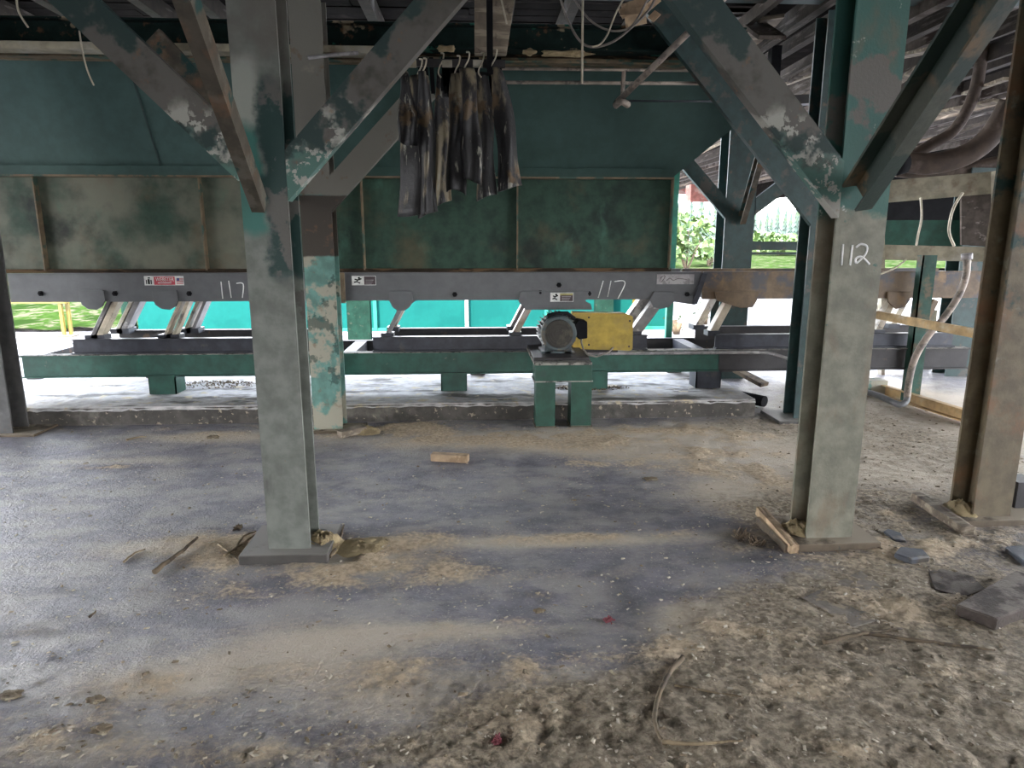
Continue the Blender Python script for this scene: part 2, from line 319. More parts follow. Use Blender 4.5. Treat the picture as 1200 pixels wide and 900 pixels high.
me.polygons.add(len(q)); me.polygons.foreach_set('loop_start',np.arange(0,q.size,4,dtype=np.int32)); me.polygons.foreach_set('loop_total',np.full(len(q),4,dtype=np.int32))
me.update(calc_edges=True); me.polygons.foreach_set('use_smooth',np.ones(len(q),dtype=bool))
dust_sheen=np.clip(blobs(GX,GY,DUST_SHEEN)*(.45+1.1*fbm(GX*.8,GY*1.6,2.4,5,91)),0,1.2)
for nm,a in (('dust',d),('mud',mu),('wet_shade',dk),('dust_sheen',dust_sheen)):
    at=me.attributes.new(nm,'FLOAT','POINT'); at.data.foreach_set('value',a.ravel().astype(np.float32))
fl=bpy.data.objects.new('floor',me); COL.objects.link(fl); fl['kind']='structure'
m,nt,b=new_mat('concrete floor with sawdust')
def attr(n):
    a=nt.nodes.new('ShaderNodeAttribute'); a.attribute_name=n; return a.outputs['Fac']
fine=noise(nt,38,6); med=noise(nt,9,5)
base=mix(nt,mrange(nt,med,.35,.65),(.135,.128,.148),(.20,.19,.215))
base=mix(nt,mrange(nt,noise(nt,55,3,off=(4,4,0)),.63,.67),base,(.36,.33,.29))
base=mix(nt,math_(nt,'MULTIPLY',mrange(nt,noise(nt,3,6,(1,1.5,1),(9,2,0)),.42,.62),.6),base,(.36,.33,.30))
base=mix(nt,math_(nt,'MULTIPLY',mrange(nt,noise(nt,70,3,(1,1.5,1),(1,7,0)),.60,.66),mrange(nt,noise(nt,4,4,off=(2,2,2)),.45,.65)),base,(.50,.45,.38))
base=mix(nt,mrange(nt,math_(nt,'ADD',attr('dust_sheen'),math_(nt,'MULTIPLY',math_(nt,'SUBTRACT',noise(nt,24,7,(1,1.8,1),rough=.75),.5),1.0)),.15,1.0,0,.92),base,(.52,.44,.34))
base=mix(nt,math_(nt,'MULTIPLY',attr('wet_shade'),.75),base,(.06,.058,.066))
mudc=mix(nt,mrange(nt,fine,.35,.65),(.17,.135,.095),(.37,.30,.215))
base=mix(nt,mrange(nt,math_(nt,'ADD',attr('mud'),math_(nt,'MULTIPLY',math_(nt,'SUBTRACT',med,.5),.9)),.25,.95),base,mudc)
dustc=mix(nt,mrange(nt,fine,.3,.65),(.35,.265,.17),(.58,.455,.315))
base=mix(nt,mrange(nt,math_(nt,'ADD',attr('dust'),math_(nt,'MULTIPLY',math_(nt,'SUBTRACT',fine,.5),1.1)),.25,.95),base,dustc)
nt.links.new(base,b.inputs['Base Color'])
nt.links.new(mrange(nt,math_(nt,'ADD',attr('dust'),attr('mud')),0,.6,.47,.95),b.inputs['Roughness'])
bp=nt.nodes.new('ShaderNodeBump'); bp.inputs['Strength'].default_value=1.0; bp.inputs['Distance'].default_value=.012
nt.links.new(math_(nt,'ADD',noise(nt,30,6,rough=.7),math_(nt,'MULTIPLY',noise(nt,90,4),.5)),bp.inputs['Height']); nt.links.new(bp.outputs[0],b.inputs['Normal'])
me.materials.append(m)
def fz(x,y): return float(fheight(np.array([x]),np.array([y]))[0])

def scatter(name,mat,n,smin,smax,seed,label,cat,wfun,zone,flat=.35):
    rs=np.random.RandomState(seed); x=rs.uniform(zone[0],zone[1],n*12); y=zone[2]+(zone[3]-zone[2])*rs.uniform(0,1,n*12)**1.3
    w=wfun(x,y); keep=rs.uniform(0,1,n*12)<w; x=x[keep][:n]; y=y[keep][:n]; z=fheight(x,y)
    mb=MB(); rnd=random.Random(seed)
    for X,Y,Z in zip(x,y,z):
        s=rnd.uniform(smin,smax)*rnd.choice((.5,.7,1,1)); a=rnd.uniform(0,3.14); el=rnd.uniform(1,2.6)
        M4=Matrix.Translation((X,Y,Z+s*.12))@Matrix.Rotation(a,4,'Z')@Matrix.Rotation(rnd.uniform(-.5,.5),4,'X')@Matrix.Diagonal((s*el,s,s*flat,1))
        c=[M4@Vector(p) for p in ((-.5,-.4,0),(.4,-.5,.1),(.5,.3,0),(-.3,.5,.1),(rnd.uniform(-.2,.2),0,.8))]
        v=[mb.bm.verts.new(p) for p in c]
        for f in ((0,1,4),(1,2,4),(2,3,4),(3,0,4),(3,2,1,0)): mb.bm.faces.new([v[k] for k in f])
    o=mb.build(name,mat,None); tag(o,label,cat,kind='stuff'); return o
scatter('wood_chips',MAT['chip'],9000,.004,.014,3,'pale wood chips strewn over the concrete floor','wood chips',
   lambda x,y:np.clip(.22+.7*masks(x,y)[0]+.3*masks(x,y)[1],0,1),(-4.2,5.2,1.4,5.9))
scatter('dirt_crumbs',MAT['clod'],2600,.006,.018,9,'brown crumbs of dirt and bark littering the foreground floor','dirt crumbs',
   lambda x,y:np.clip(.03+.8*masks(x,y)[1]+.6*np.clip((2.6-y),0,1),0,1),(-3,6.2,1.4,6.6),.6)

# ------------------------------------------------------------------ plinth
CY=6.0; CZ=.165
xl=-6.5; xr=xz(884,488,CY)[0]
pl=thing('concrete_plinth',(0,CY,0),'long low concrete plinth with crumbling edge under the conveyor','plinth')
mb=MB(); mb.box(xl,xr,CY,7.95,-.02,CZ-.012); mb.build('plinth_body',MAT['conc'],pl)
mb=MB(); n=150; rnd=random.Random(4)
L=[]
for k in range(n+1):
    x=xl+(xr-xl)*k/n; L.append((x,CY-.010+rnd.uniform(-.004,.005),rnd.uniform(-.004,.002)))
top=[mb.bm.verts.new((x,y+.02,CZ+z)) for x,y,z in L]; lo=[mb.bm.verts.new((x,y,CZ-.03+rnd.uniform(-.01,.006))) for x,y,z in L]; bk=[mb.bm.verts.new((x,7.96,CZ)) for x,_,_ in L]
bb=[mb.bm.verts.new((x,7.96,CZ-.03)) for x,_,_ in L]
for k in range(n):
    mb.bm.faces.new([lo[k],lo[k+1],top[k+1],top[k]]); mb.bm.faces.new([top[k],top[k+1],bk[k+1],bk[k]]); mb.bm.faces.new([bk[k],bk[k+1],bb[k+1],bb[k]]); mb.bm.faces.new([bb[k],bb[k+1],lo[k+1],lo[k]])
mb.bm.faces.new([lo[0],top[0],bk[0],bb[0]]); mb.bm.faces.new([lo[n],bb[n],bk[n],top[n]])
mb.build('plinth_cap',MAT['conctop'],pl)

# ------------------------------------------------------------------ columns
def hcol(mb, x0, x1, y0, d, z0, z1, t=.016):
    mb.box(x0,x1,y0,y0+t,z0,z1); mb.box(x0,x1,y0+d-t,y0+d,z0,z1); xc=(x0+x1)/2; mb.box(xc-.008,xc+.008,y0+t,y0+d-t,z0,z1)
def column(name,pxl,pxr,py,d,mat,label,plate,platemat,ztop=3.4,z0=.028,group=None,t=.016,px2=None,w=None):
    pl_=onZ(pxl,py,z0); pr=onZ(pxr,py,z0); y0=(pl_.y+pr.y)/2
    x0=xz(pxl,py,y0)[0]; x1=xz(pxr,py,y0)[0]
    if w: x0=x1-w
    r=thing(name,((x0+x1)/2,y0+d/2,0),label,'column',group)
    mb=MB(); hcol(mb,x0,x1,y0,d,z0,ztop,t); mb.build('shaft',mat,r)
    a,b_,c,e=plate
    mb=MB(); mb.box(x0-a,x1+b_,y0-c,y0+d+e,-.01,z0); mb.bevel(.004).build('base_plate',platemat,r)
    return r,x0,x1,y0
cA,ax0,ax1,ay=column('steel_column',315,364,643,.21,MAT['colA'],'grey and teal peeling steel column nearest the camera, left of centre',(.13,.10,.075,.10),MAT['plate'],z0=.05)
cB,bx0,bx1,by=column('steel_column',945,998,630,.20,MAT['colB'],'olive and teal steel column with 112 painted on it',(.15,.12,.075,.10),MAT['plateb'],z0=.045)
cC,cx0,cx1,cy=column('steel_column',1140,1184,605,.20,MAT['colC'],'rusty brown steel column at the right edge of the photo',(.10,.30,.06,.10),MAT['plateb'],z0=.04)
cD,dx0,dx1,dy=column('steel_column',-28,15,508,.22,MAT['colD'],'dark grey steel column at the far left edge',(.05,.20,.05,.08),MAT['plateb'],z0=.02)
cE,ex0,ex1,ey=column('steel_column',368,402,503,.20,MAT['colE'],'peeling turquoise and buff column just in front of the plinth, behind the nearest column',(.02,.18,.05,.0),MAT['plateb'],z0=.03)
# F stands behind B
cF,fx0,fx1,fy=column('steel_column',930,962,490,.22,MAT['dteal'],'dark teal column half hidden behind the column marked 112',(.17,.05,.1,.1),MAT['plate'],z0=.03)
gy=7.75; gx0=xz(847,300,gy)[0]; gx1=xz(884,300,gy)[0]-.03
cG=thing('steel_column',((gx0+gx1)/2,gy,0),'dark column with braces beyond the end of the hopper','column')
mb=MB(); hcol(mb,gx0,gx1,gy,.3,CZ if gx0<xr else 0,3.3); mb.build('shaft',MAT['dteal'],cG)
mb=MB(); mb.box(gx0-.08,gx1+.08,gy-.08,gy+.38,CZ,CZ+.02); mb.build('base_plate',MAT['plate'],cG)
# sawdust heaps caught at the feet
def heap(x,y,rx,ry,h,name='sawdust_heap',label='',seed=0,mat='sawdust'):
    mb=MB(); rs=np.random.RandomState(seed); n=26; rings=9; g=[]
    for i in range(rings+1):
        r=i/rings; row=[]
        for k in range(n):
            a=2*math.pi*k/n; X=x+rx*r*math.cos(a)*(1+.12*math.sin(3*a+seed)); Y=y+ry*r*math.sin(a)*(1+.12*math.cos(2*a+seed))
            Z=fz(X,Y)+h*(1-r*r)**1.0*(1+.25*rs.uniform(-1,1))-.006*r
            row.append(mb.bm.verts.new((X,Y,Z)))
        g.append(row)
    for i in range(rings):
        for k in range(n):
            try:
                f=mb.bm.faces.new([g[i][k],g[i][(k+1)%n],g[i+1][(k+1)%n],g[i+1][k]]); f.smooth=True
            except ValueError: pass
    bmesh.ops.remove_doubles(mb.bm,verts=mb.bm.verts[:],dist=.0005)
    o=mb.build(name,MAT[mat],None); tag(o,label,'sawdust',kind='stuff')
heap(ax1+.03,ay+.12,.12,.15,.075,label='sawdust drifted between the flanges of the nearest column',seed=1)
heap(ax1+.24,ay+.10,.16,.14,.03,label='sawdust drifted right of the nearest column base plate',seed=12)
heap(bx0-.00,by+.10,.12,.13,.085,label='sawdust drifted against the column marked 112',seed=2)
heap(cx0-.00,cy+.10,.12,.14,.085,label='sawdust drifted against the rusty column at the right edge',seed=3)
p=onZ(430,505); heap(p.x,p.y-.05,.14,.10,.05,label='sawdust heaped against the peeling turquoise column base',seed=4)
p=onZ(200,458,CZ)
def heap2(px,py,rx,ry,h,lab,seed):
    p=onZ(px,py,CZ); mb=MB(); rnd=random.Random(seed)
    for k in range(420):
        a=rnd.uniform(0,6.28); r=rnd.uniform(0,1)**.6; X=p.x+rx*r*math.cos(a); Y=p.y+ry*r*math.sin(a); Z=CZ+h*(1-r)*rnd.uniform(.2,1)
        s=rnd.uniform(.012,.035); b_=rnd.uniform(0,3)
        mb.face([(X,Y,Z),(X+s*math.cos(b_),Y+s*math.sin(b_),Z+rnd.uniform(-.01,.015)),(X+s*.8*math.cos(b_+1.2),Y+s*.8*math.sin(b_+1.2),Z+rnd.uniform(0,.02))])
    tag(mb.build('bark_litter',MAT['bark'],None),lab,'bark litter',kind='stuff')
heap2(245,452,.55,.16,.05,'bark litter around the left beam stub on the plinth',1)
heap2(690,455,.4,.1,.03,'bark litter on the plinth right of the drive stand',2)

# ------------------------------------------------------------------ braces
def brace(name,p0,p1,w,f,normal,mat,label,t=.012,plate=None,cut=None):
    r=thing(name,((p0[0]+p1[0])/2,(p0[1]+p1[1])/2,0),label,'brace')
    mb=MB(); 
    if cut: p0=Vector(p0)+(Vector(p0)-Vector(p1)).normalized()*.25
    mb.channel(p0,p1,w,f,t,normal)
    if cut:
        q=bmesh.ops.bisect_plane(mb.bm,geom=mb.bm.verts[:]+mb.bm.edges[:]+mb.bm.faces[:],plane_co=(cut[0],0,0),plane_no=(cut[1],0,0),clear_outer=True)
        bmesh.ops.holes_fill(mb.bm,edges=[e for e in mb.bm.edges if e.is_boundary])
    mb.build('brace_channel',mat,r)
    if False:
        c,w2=plate; c=Vector(c)
        mb=MB()
        for dx,dz in ((-.04,.03),(.03,-.03),(.0,.06)):
            q=c+Vector((dx,0,dz)); MB().cyl(q,q+Vector(w2),.013,8).build('bolt_head',MAT['brownsteel'],r)
    return r
def ext(p0,p1,s): p0=Vector(p0);p1=Vector(p1); return p0+(p1-p0)*s
yA=ay-.016; yB=by-.016
# brace1: A up-left
p0=onY(313,217,yA); p1=onY(86,0,yA); w1=.155
brace('diagonal_brace',p0,ext(p0,p1,1.35),w1,.06,(0,1,0),MAT['brace'],'peeling diagonal brace rising up-left from the nearest column',cut=(ax0-.002,1))
p0=onY(350,190,yA+.02); p1=onY(514,0,yA+.02)
brace('diagonal_brace',p0,ext(p0,p1,1.3),w1,.06,(0,1,0),MAT['brace'],'speckled diagonal brace rising up-right from the nearest column',cut=(ax1+.002,-1))
p0=onY(988,226,yB); p1=onY(816,0,yB)
brace('diagonal_brace',p0,ext(p0,p1,1.35),w1+.02,.06,(0,1,0),MAT['brace'],'peeling diagonal brace rising up-left from the column marked 112',cut=(bx0-.002,1))
# towards camera
p0=onY(310,240,yA-.02); q=onY(227,0,yA*.752)
p0.x-=.0; brace('diagonal_brace',p0,ext(p0,q,1.4),.09,.045,(-1,0,.0),MAT['brace2'],'brown brace leaning from the nearest column toward the camera')
p0=onY(1012,230,yB-.03); q=onY(1172,-8,yB*.752)
brace('diagonal_brace',p0,ext(p0,q,1.4),.16,.07,(-1,-.25,0),MAT['brace5'],'brown edged brace leaning from the column marked 112 toward the camera')
# second row
p0=onY(352,226,ey-.02); p1=onY(215,80,ey-.02)
brace('diagonal_brace',p0,ext(p0,p1,1.25),.14,.05,(0,1,0),MAT['brace2'],'brown diagonal brace up-left of the peeling turquoise column',cut=(ex0-.002,1))
p0=onY(392,222,ey-.02); p1=onY(500,102,ey-.02)
brace('diagonal_brace',p0,ext(p0,p1,1.0),.19,.05,(0,1,0),MAT['colE'],'grey green diagonal brace up-right of the peeling turquoise column, behind the rubber flaps',cut=(ex1+.002,-1))
p0=onY(948,238,fy-.02); p1=onY(830,85,fy-.02)
brace('diagonal_brace',p0,ext(p0,p1,1.5),.19,.05,(0,1,0),MAT['dteal'],'dark teal diagonal brace below the peeling brace, right of the hopper',cut=(fx0-.002,1))
p0=onY(852,246,gy); p1=onY(806,192,gy)
brace('diagonal_brace',p0,ext(p0,p1,1.6),.15,.05,(0,1,0),MAT['dteal'],'small dark brace up-left of the column beyond the hopper end',cut=(gx0-.002,1))
p0=onY(880,246,gy); p1=onY(925,212,gy)
brace('diagonal_brace',p0,ext(p0,p1,1.7),.15,.05,(0,1,0),MAT['dteal'],'small dark brace up-right of the column beyond the hopper end',cut=(gx1+.002,-1))
p0=onY(872,258,gy-.02); p1=onY(897,172,gy-.75)
brace('diagonal_brace',p0,ext(p0,p1,1.3),.12,.05,(-1,0,0),MAT['brace2'],'brown brace toward the camera from the column beyond the hopper end')
# 112 painted
def strokes(parent,name,lines,Y,r,mat,ny=-1):
    mb=MB()
    for L in lines:
        pts=[onY(a,b,Y) for a,b in L]; 
        if len(pts)>2:
            q=[]
            for i in range(len(pts)-1):
                P0=pts[max(i-1,0)];P1=pts[i];P2=pts[i+1];P3=pts[min(i+2,len(pts)-1)]
                for k in range(5):
                    t=k/5; q.append(.5*((2*P1)+(P2-P0)*t+(2*P0-5*P1+4*P2-P3)*t*t+(-P0+3*P1-3*P2+P3)*t**3))
            pts=q+[pts[-1]]
        mb.tube(pts,r,6)
    for v in mb.bm.verts: v.co.y=Y+(v.co.y-Y)*.2
    return mb.build(name,mat,parent)
o=strokes(cB,'painted_number',[[(988,286),(986,311)],[(999,287),(996,311)],[(1003,290),(1009,286),(1016,289),(1014,298),(1004,308),(1003,303),(1010,301),(1019,310)]],by-.0012,.0058,MAT['white'])
o['label']='white painted 112'

# ------------------------------------------------------------------ conveyor
YF=6.5; YB=7.32
conv=thing('vibrating_conveyor',(0,6.9,CZ),'long grey trough conveyor on inclined springs, marked 117 twice, on a green base frame','conveyor')
X=lambda px,py,Y=YF: xz(px,py,Y)[0]
Z=lambda px,py,Y=YF: xz(px,py,Y)[1]
zb0=Z(500,438); zb1=Z(500,413)     # base frame
xL=X(26,425); xR=X(1133,425); xM=X(842,425)
def chan_beam(x0,x1,y,z0,z1,name,mat,face=-1,fl=.07,parent=conv):
    mb=MB(); yc=y
    mb.box(x0,x1,yc,yc+.012,z0,z1); s=-1 if face<0 else 1
    mb.box(x0,x1,yc-.03 if s<0 else yc,yc+fl,z1-.012,z1); mb.box(x0,x1,yc-.03 if s<0 else yc,yc+fl,z0,z0+.012)
    return mb.build(name,mat,parent)
chan_beam(xL,xM,YF,zb0,zb1,'base_beam',MAT['gbeam'])
chan_beam(xM+.002,xR,YF,zb0,zb1,'base_beam',MAT['brownsteel'])
chan_beam(xL,xR,YB,zb0,zb1,'base_beam',MAT['brownsteel'],1)
# dusty top lips
mb=MB(); mb.box(xL,xR,YF-.032,YF+.075,zb1+.001,zb1+.006); mb.build('dust_layer',MAT['dusty'],conv)
for px in (30,400,815,1118):
    x=X(px,425); MB().box(x,x+.12,YF+.05,YB,zb0+.02,zb1-.004).build('cross_member',MAT['brownsteel'] if px!=815 else MAT['steel'],conv)
for px,mt in ((190,'gbeam'),(532,'gbeam'),(700,'gbeam'),(830,'steel')):
    w=.125 if px!=700 else .1
    x=X(px,450); mb=MB(); mb.box(x-w,x+w,YF,YF+.015,CZ,zb0); mb.box(x+w-.01,x+w,YF,YF+.2,CZ,zb0); mb.box(x-w,x-w+.01,YF,YF+.2,CZ,zb0); mb.box(x-w,x+w,YF+.2,YF+.215,CZ,zb0); mb.build('beam_stub',MAT[mt],conv)
for px in (40,180,330,560,790,850):
    x=X(px,440,YB); mb=MB(); mb.box(x-.08,x+.08,YB,YB+.15,CZ,zb0); mb.build('beam_stub',MAT['brownsteel'],conv)
# upper rails
YR=6.56; YRB=7.2; zr1=Z(500,394,YR)
for a,b_ in ((85,352),(437,690),(730,758),(838,1116)):
    x0=X(a,400,YR); x1=X(b_,400,YR)
    mb=MB(); mb.box(x0,x1,YR,YR+.012,zb1,zr1); mb.box(x0,x1,YR-.04,YR+.04,zr1-.01,zr1); mb.box(x0,x1,YR-.045,YR+.04,zb1+.006,zb1+.018); mb.build('spring_rail',MAT['steel'],conv)
    dx=.35 if a!=838 else .02
    x0b=X(a,400,YR)+dx*.3; x1b=X(b_,400,YR)+.05
    if b_-a>60:
        mb=MB(); mb.box(x0b,x1b,YRB,YRB+.012,zb1,zr1); mb.box(x0b,x1b,YRB-.04,YRB+.04,zr1-.01,zr1); mb.build('spring_rail',MAT['brownsteel'],conv)
# trough
YT=6.56; YTB=7.25; zt0=Z(500,352,YT); zt1=Z(500,319,YT)
xt0=X(10,335,YT); xt1=X(400,335,YT); xt2=X(822,335,YT); xt3=X(1152,335,YT)
def trough(x0,x1,mat,lip):
    mb=MB(); mb.box(x0,x1,YT,YT+.008,zt0,zt1); mb.box(x0,x1,YTB,YTB+.008,zt0,zt1); mb.box(x0,x1,YT+.008,YTB,zt0+.015,zt0+.023)
    mb.box(x0,x1,YT-.025,YT+.02,zt1-.008,zt1); mb.box(x0,x1,YTB-.01,YTB+.03,zt1-.008,zt1)
    return mb.build('trough',mat,conv)
trough(xt0,xt1-.004,MAT['trough'],1); trough(xt1+.004,xt2-.01,MAT['trough'],1); trough(xt2+.01,xt3,MAT['troughb'],1)
# splice plates
mb=MB(); x=X(402,335,YT); mb.box(x-.02,x+.02,YT-.03,YT-.002,zt0-.02,zt1); mb.build('splice_plate',MAT['rib'],conv)
mb=MB(); P=[(822,320),(810,356),(816,356),(828,320)]; mb.prism([xz(a,b_,YT) for a,b_ in P],YT-.03,YT-.003); mb.build('splice_plate',MAT['steel'],conv)
mb=MB(); P=[(778,352),(814,357),(818,348),(790,345)]; mb.prism([xz(a,b_,YT) for a,b_ in P],YT-.012,YT-.002); mb.build('skirt_plate',MAT['trough'],conv)
def bracket(P,mat='trough',yy=None):
    mb=MB(); mb.prism([xz(a,b_,YT-.02) for a,b_ in P],YT-.024,YT-.001); mb.bevel(.002).build('spring_bracket',MAT[mat],conv)
    pts=[xz(a,b_,YT-.02) for a,b_ in P]; MB().prism(pts,YTB+.01,YTB+.03).build('spring_bracket',MAT[mat],conv)
for c in (107,193):
    bracket([(c-15,340),(c+14,340),(c+16,352),(c+13,359),(c+6,363),(c-4,362),(c-11,357),(c-14,350)])
bracket([(457,341),(482,341),(484,353),(480,360),(474,364),(466,364),(460,360),(456,352)])
bracket([(610,342),(614,341),(690,341),(690,350),(685,352),(688,354),(692,356),(694,363),(616,363),(608,354)])
bracket([(766,342),(790,342),(789,354),(784,360),(774,362),(766,360),(762,352)])
bracket([(838,342),(890,342),(887,352),(882,360),(868,361),(852,356),(840,352)],'troughb')
bracket([(1040,342),(1068,342),(1066,352),(1060,360),(1050,362),(1041,354)],'troughb')
# rods / bolts through the trough
for px,py in ((48,344),(135,344),(222,344),(533,345),(633,343),(690,344),(655,334),(805,345)):
    p=onY(px,py,YT); mb=MB(); mb.cyl((p.x,YT-.03,p.z),(p.x,YT+.01,p.z),.012,10); mb.cyl((p.x,YT-.012,p.z),(p.x,YT,p.z),.025,6); mb.build('through_bolt',MAT['black'],conv)
# leaf springs
def spring(pb,pt,y0,y1,mat,t=.035,pyb=395,pyt=352):
    b0=onY(pb,pyb,YR); t0=onY(pt,pyt,YR)
    for (ya,yb) in ((y0,y1),):
        mb=MB(); a=Vector((b0.x,(ya+yb)/2,zr1-.005)); b_=Vector((t0.x,(ya+yb)/2,t0.z))
        mb.bar(a,b_,t,yb-ya,(0,1,0)); mb.bevel(.003).build('leaf_spring',MAT[mat],conv)
        mb=MB(); mb.bar(a-Vector((.05,0,-.01)),a+Vector((.07,0,.01)),yb-ya+.02,.05,(0,0,1)); mb.build('spring_clamp',MAT['steel'],conv)
for pb,pt,ma,mb_,t in ((104,126,'leafdark','fiber',.035),(112,134,'fiber','leafdark',.05),(190,210,'fiber','fiber',.03),(200,219,'fiber','leafdark',.03),(452,474,'leafdark','fiber',.04),(603,625,'fiber','leafdark',.06),(744,774,'leafdark','leafdark',.1),(836,858,'fiber','fiber',.07),(1030,1050,'fiber','troughb',.06),(1080,1100,'troughb','fiber',.06)):
    spring(pb,pt,YT+.03,YT+.14,ma,t); spring(pb,pt,YTB-.2,YTB-.05,mb_,t)
# chalk numbers
o=strokes(conv,'chalk_number',[[(259,330),(261,350)],[(268,329),(271,349)],[(277,332),(285,333),(284,349)]],YT-.003,.0055,MAT['white']); o['label']='white chalk 117 left'
o=strokes(conv,'chalk_number',[[(707,329),(701,349)],[(716,329),(712,348)],[(720,330),(730,329),(732,334),(724,350)]],YT-.003,.005,MAT['white']); o['label']='white chalk 117 right'
# stickers
def rect(parent,name,px0,py0,px1,py1,Y,mat,th=.0015):
    a=onY(px0,py0,Y); b_=onY(px1,py1,Y); mb=MB(); mb.box(a.x,b_.x,Y-th,Y,b_.z,a.z); return mb.build(name,mat,parent)
def text(parent,name,s,px0,py0,px1,py1,Y,mat):
    cu=bpy.data.curves.new(name,'FONT'); cu.body=s; cu.size=1; cu.extrude=.02; cu.align_x='LEFT'
    to=bpy.data.objects.new(name,cu); COL.objects.link(to); bpy.context.view_layer.update()
    dg=bpy.context.evaluated_depsgraph_get(); me=bpy.data.meshes.new_from_object(to.evaluated_get(dg)); bpy.data.objects.remove(to)
    n=len(me.vertices); c=np.empty(n*3); me.vertices.foreach_get('co',c); c=c.reshape(-1,3)
    lo=c.min(0); hi=c.max(0); a=onY(px0,py0,Y); b_=onY(px1,py1,Y); g=ORG[parent.name]
    q=np.empty_like(c); q[:,0]=a.x+(c[:,0]-lo[0])/(hi[0]-lo[0])*(b_.x-a.x)-g.x; q[:,2]=b_.z+(c[:,1]-lo[1])/(hi[1]-lo[1])*(a.z-b_.z)-g.z
    q[:,1]=Y-(c[:,2]-lo[2])/(hi[2]-lo[2])*.001-g.y
    me.vertices.foreach_set('co',q.ravel()); me.update(); me.materials.clear(); me.materials.append(mat)
    o=bpy.data.objects.new(name,me); COL.objects.link(o); o.parent=parent; ORG[o.name]=g; return o
ys_=YT-.001
st=rect(conv,'maker_sticker',168.5,323.5,216,334.3,ys_,MAT['labw']); st['label']='red and white maker sticker'
rect(st,'red_field',180,324.2,205.5,333.8,ys_-.0016,MAT['labred'])
text(st,'sticker_text','WEBSTER',182,325.2,204,329.6,ys_-.0034,MAT['labw'])
rect(st,'small_print',185,331,201,332,ys_-.0032,MAT['labw'])
mb=MB()
for a0,b0,a1,b1 in ((171,328,172.6,333),(173,327,176,333),(176.4,328,178.2,333),(173,325,176,326.4)): 
    A=onY(a0,b0,ys_);B=onY(a1,b1,ys_); mb.box(A.x,B.x,ys_-.003,ys_-.0016,B.z,A.z)
mb.build('sticker_logo',MAT['black'],st)
mb=MB()
for k in range(5):
    A=onY(207,326+k*1.5,ys_);B=onY(215,326.7+k*1.5,ys_); mb.box(A.x,B.x,ys_-.003,ys_-.0016,B.z,A.z)
mb.build('flag_stripes',MAT['labred'],st)
A=onY(207,325.8,ys_);B=onY(210.4,329,ys_); MB().box(A.x,B.x,ys_-.004,ys_-.003,B.z,A.z).build('flag_canton',M('label blue',(.05,.06,.2),bump=0),st)
def warn(px0,py0,px1,py1,split,top,bot,lab,Y=ys_,fig=True):
    s=rect(conv,'warning_sticker',px0,py0,px1,py1,Y,MAT['labw']); s['label']=lab
    rect(s,'warning_panel',split,py0+.6,px1-.6,py1-.6,Y-.0016,bot)
    if top: rect(s,'warning_band',split,py0+.6,px1-.6,py0+3,Y-.0032,top)
    w=split-px0; h=py1-py0
    P=lambda u,v: onY(px0+u*w,py0+v*h,Y)
    mb=MB()
    for L in (((.25,.35),(.5,.45),(.8,.3)),((.5,.45),(.42,.62),(.7,.78)),((.42,.62),(.2,.7))):
        pts=[Vector((P(*q).x,Y-.003,P(*q).z)) for q in L]; mb.tube(pts,.006,5)
    q=P(.6,.22); mb.cyl((q.x,Y-.006,q.z),(q.x,Y-.002,q.z),.010,8)
    for v in mb.bm.verts: v.co.y=max(v.co.y,Y-.006)
    mb.build('falling_figure_mark',MAT['black'],s)
    mb=MB()
    for k in range(3):
        A=onY(split+2,py0+h*.42+k*2,Y); B=onY(px1-3-k,py0+h*.42+k*2+.6,Y); mb.box(A.x,B.x,Y-.004,Y-.0034,B.z,A.z)
    mb.build('small_print',MAT['labgrey'],s)
warn(412,323.3,440.8,334.2,426.5,None,MAT['labdark'],'black and white warning sticker')
warn(645,343,672,353.5,656.3,MAT['labyel'],MAT['labdark'],'yellow edged warning sticker',Y=YT-.0255)
s=rect(conv,'name_label',770,321.5,813,333,ys_-.004,MAT['labgrey']); s['label']='worn pale label'
o=strokes(s,'label_script',[[(773,330),(775,325),(779,323),(778,327),(774,331)],[(781,329),(785,326),(789,328.5),(795,326.5),(805,327.5)]],ys_-.006,.003,MAT['labdark'])

# ------------------------------------------------------------------ drive: stand, motor, guard
sy=5.73; zp=Z(660,424,sy)
stnd=thing('motor_stand',(X(660,500,sy),sy+.1,0),'short green steel stand with two legs in front of the plinth','stand')
for a,b_ in ((628,650.5),(669,693)):
    mb=MB(); x0=X(a,480,sy); x1=X(b_,480,sy); mb.box(x0,x1,sy,sy+.012,0,Z(0,447,sy)); mb.box(x0,x0+.01,sy+.012,sy+.2,0,Z(0,447,sy)); mb.box(x1-.01,x1,sy+.012,sy+.2,0,Z(0,447,sy)); mb.build('leg',MAT['green'],stnd)
    mb=MB(); mb.box(x0-.01,x1+.01,sy-.012,sy+.21,0,.012); mb.build('foot_plate',MAT['plateb'],stnd)
mb=MB(); x0=X(627,440,sy); x1=X(693.5,440,sy); z0_=Z(660,447,sy); z1_=Z(660,427.5,sy); mb.box(x0,x1,sy-.01,sy+.25,z0_,z1_); mb.bevel(.004).build('head_beam',MAT['green'],stnd)
mb=MB(); mb.box(x0-.01,x1+.01,sy-.015,sy+.26,z0_-.004,z0_+.006); mb.build('seam_strip',MAT['dusty'],stnd)
mb=MB(); mb.box(x0-.01,x1-.002,sy-.02,YF+.1,z1_,z1_+.022); mb.build('mounting_plate',MAT['dusty'],stnd)
mb=MB(); mb.box(x0-.005,x1-.01,sy+.08,YF+.05,z1_+.022,z1_+.05); mb.bevel(.004).build('slide_base',MAT['brownsteel'],stnd)
zs=z1_+.05
my=5.98; c=onY(655,391,my); rM=.158
mot=thing('electric_motor',(c.x,my+.2,zs),'round finned electric motor with dusty fan cover beside the yellow guard','motor')
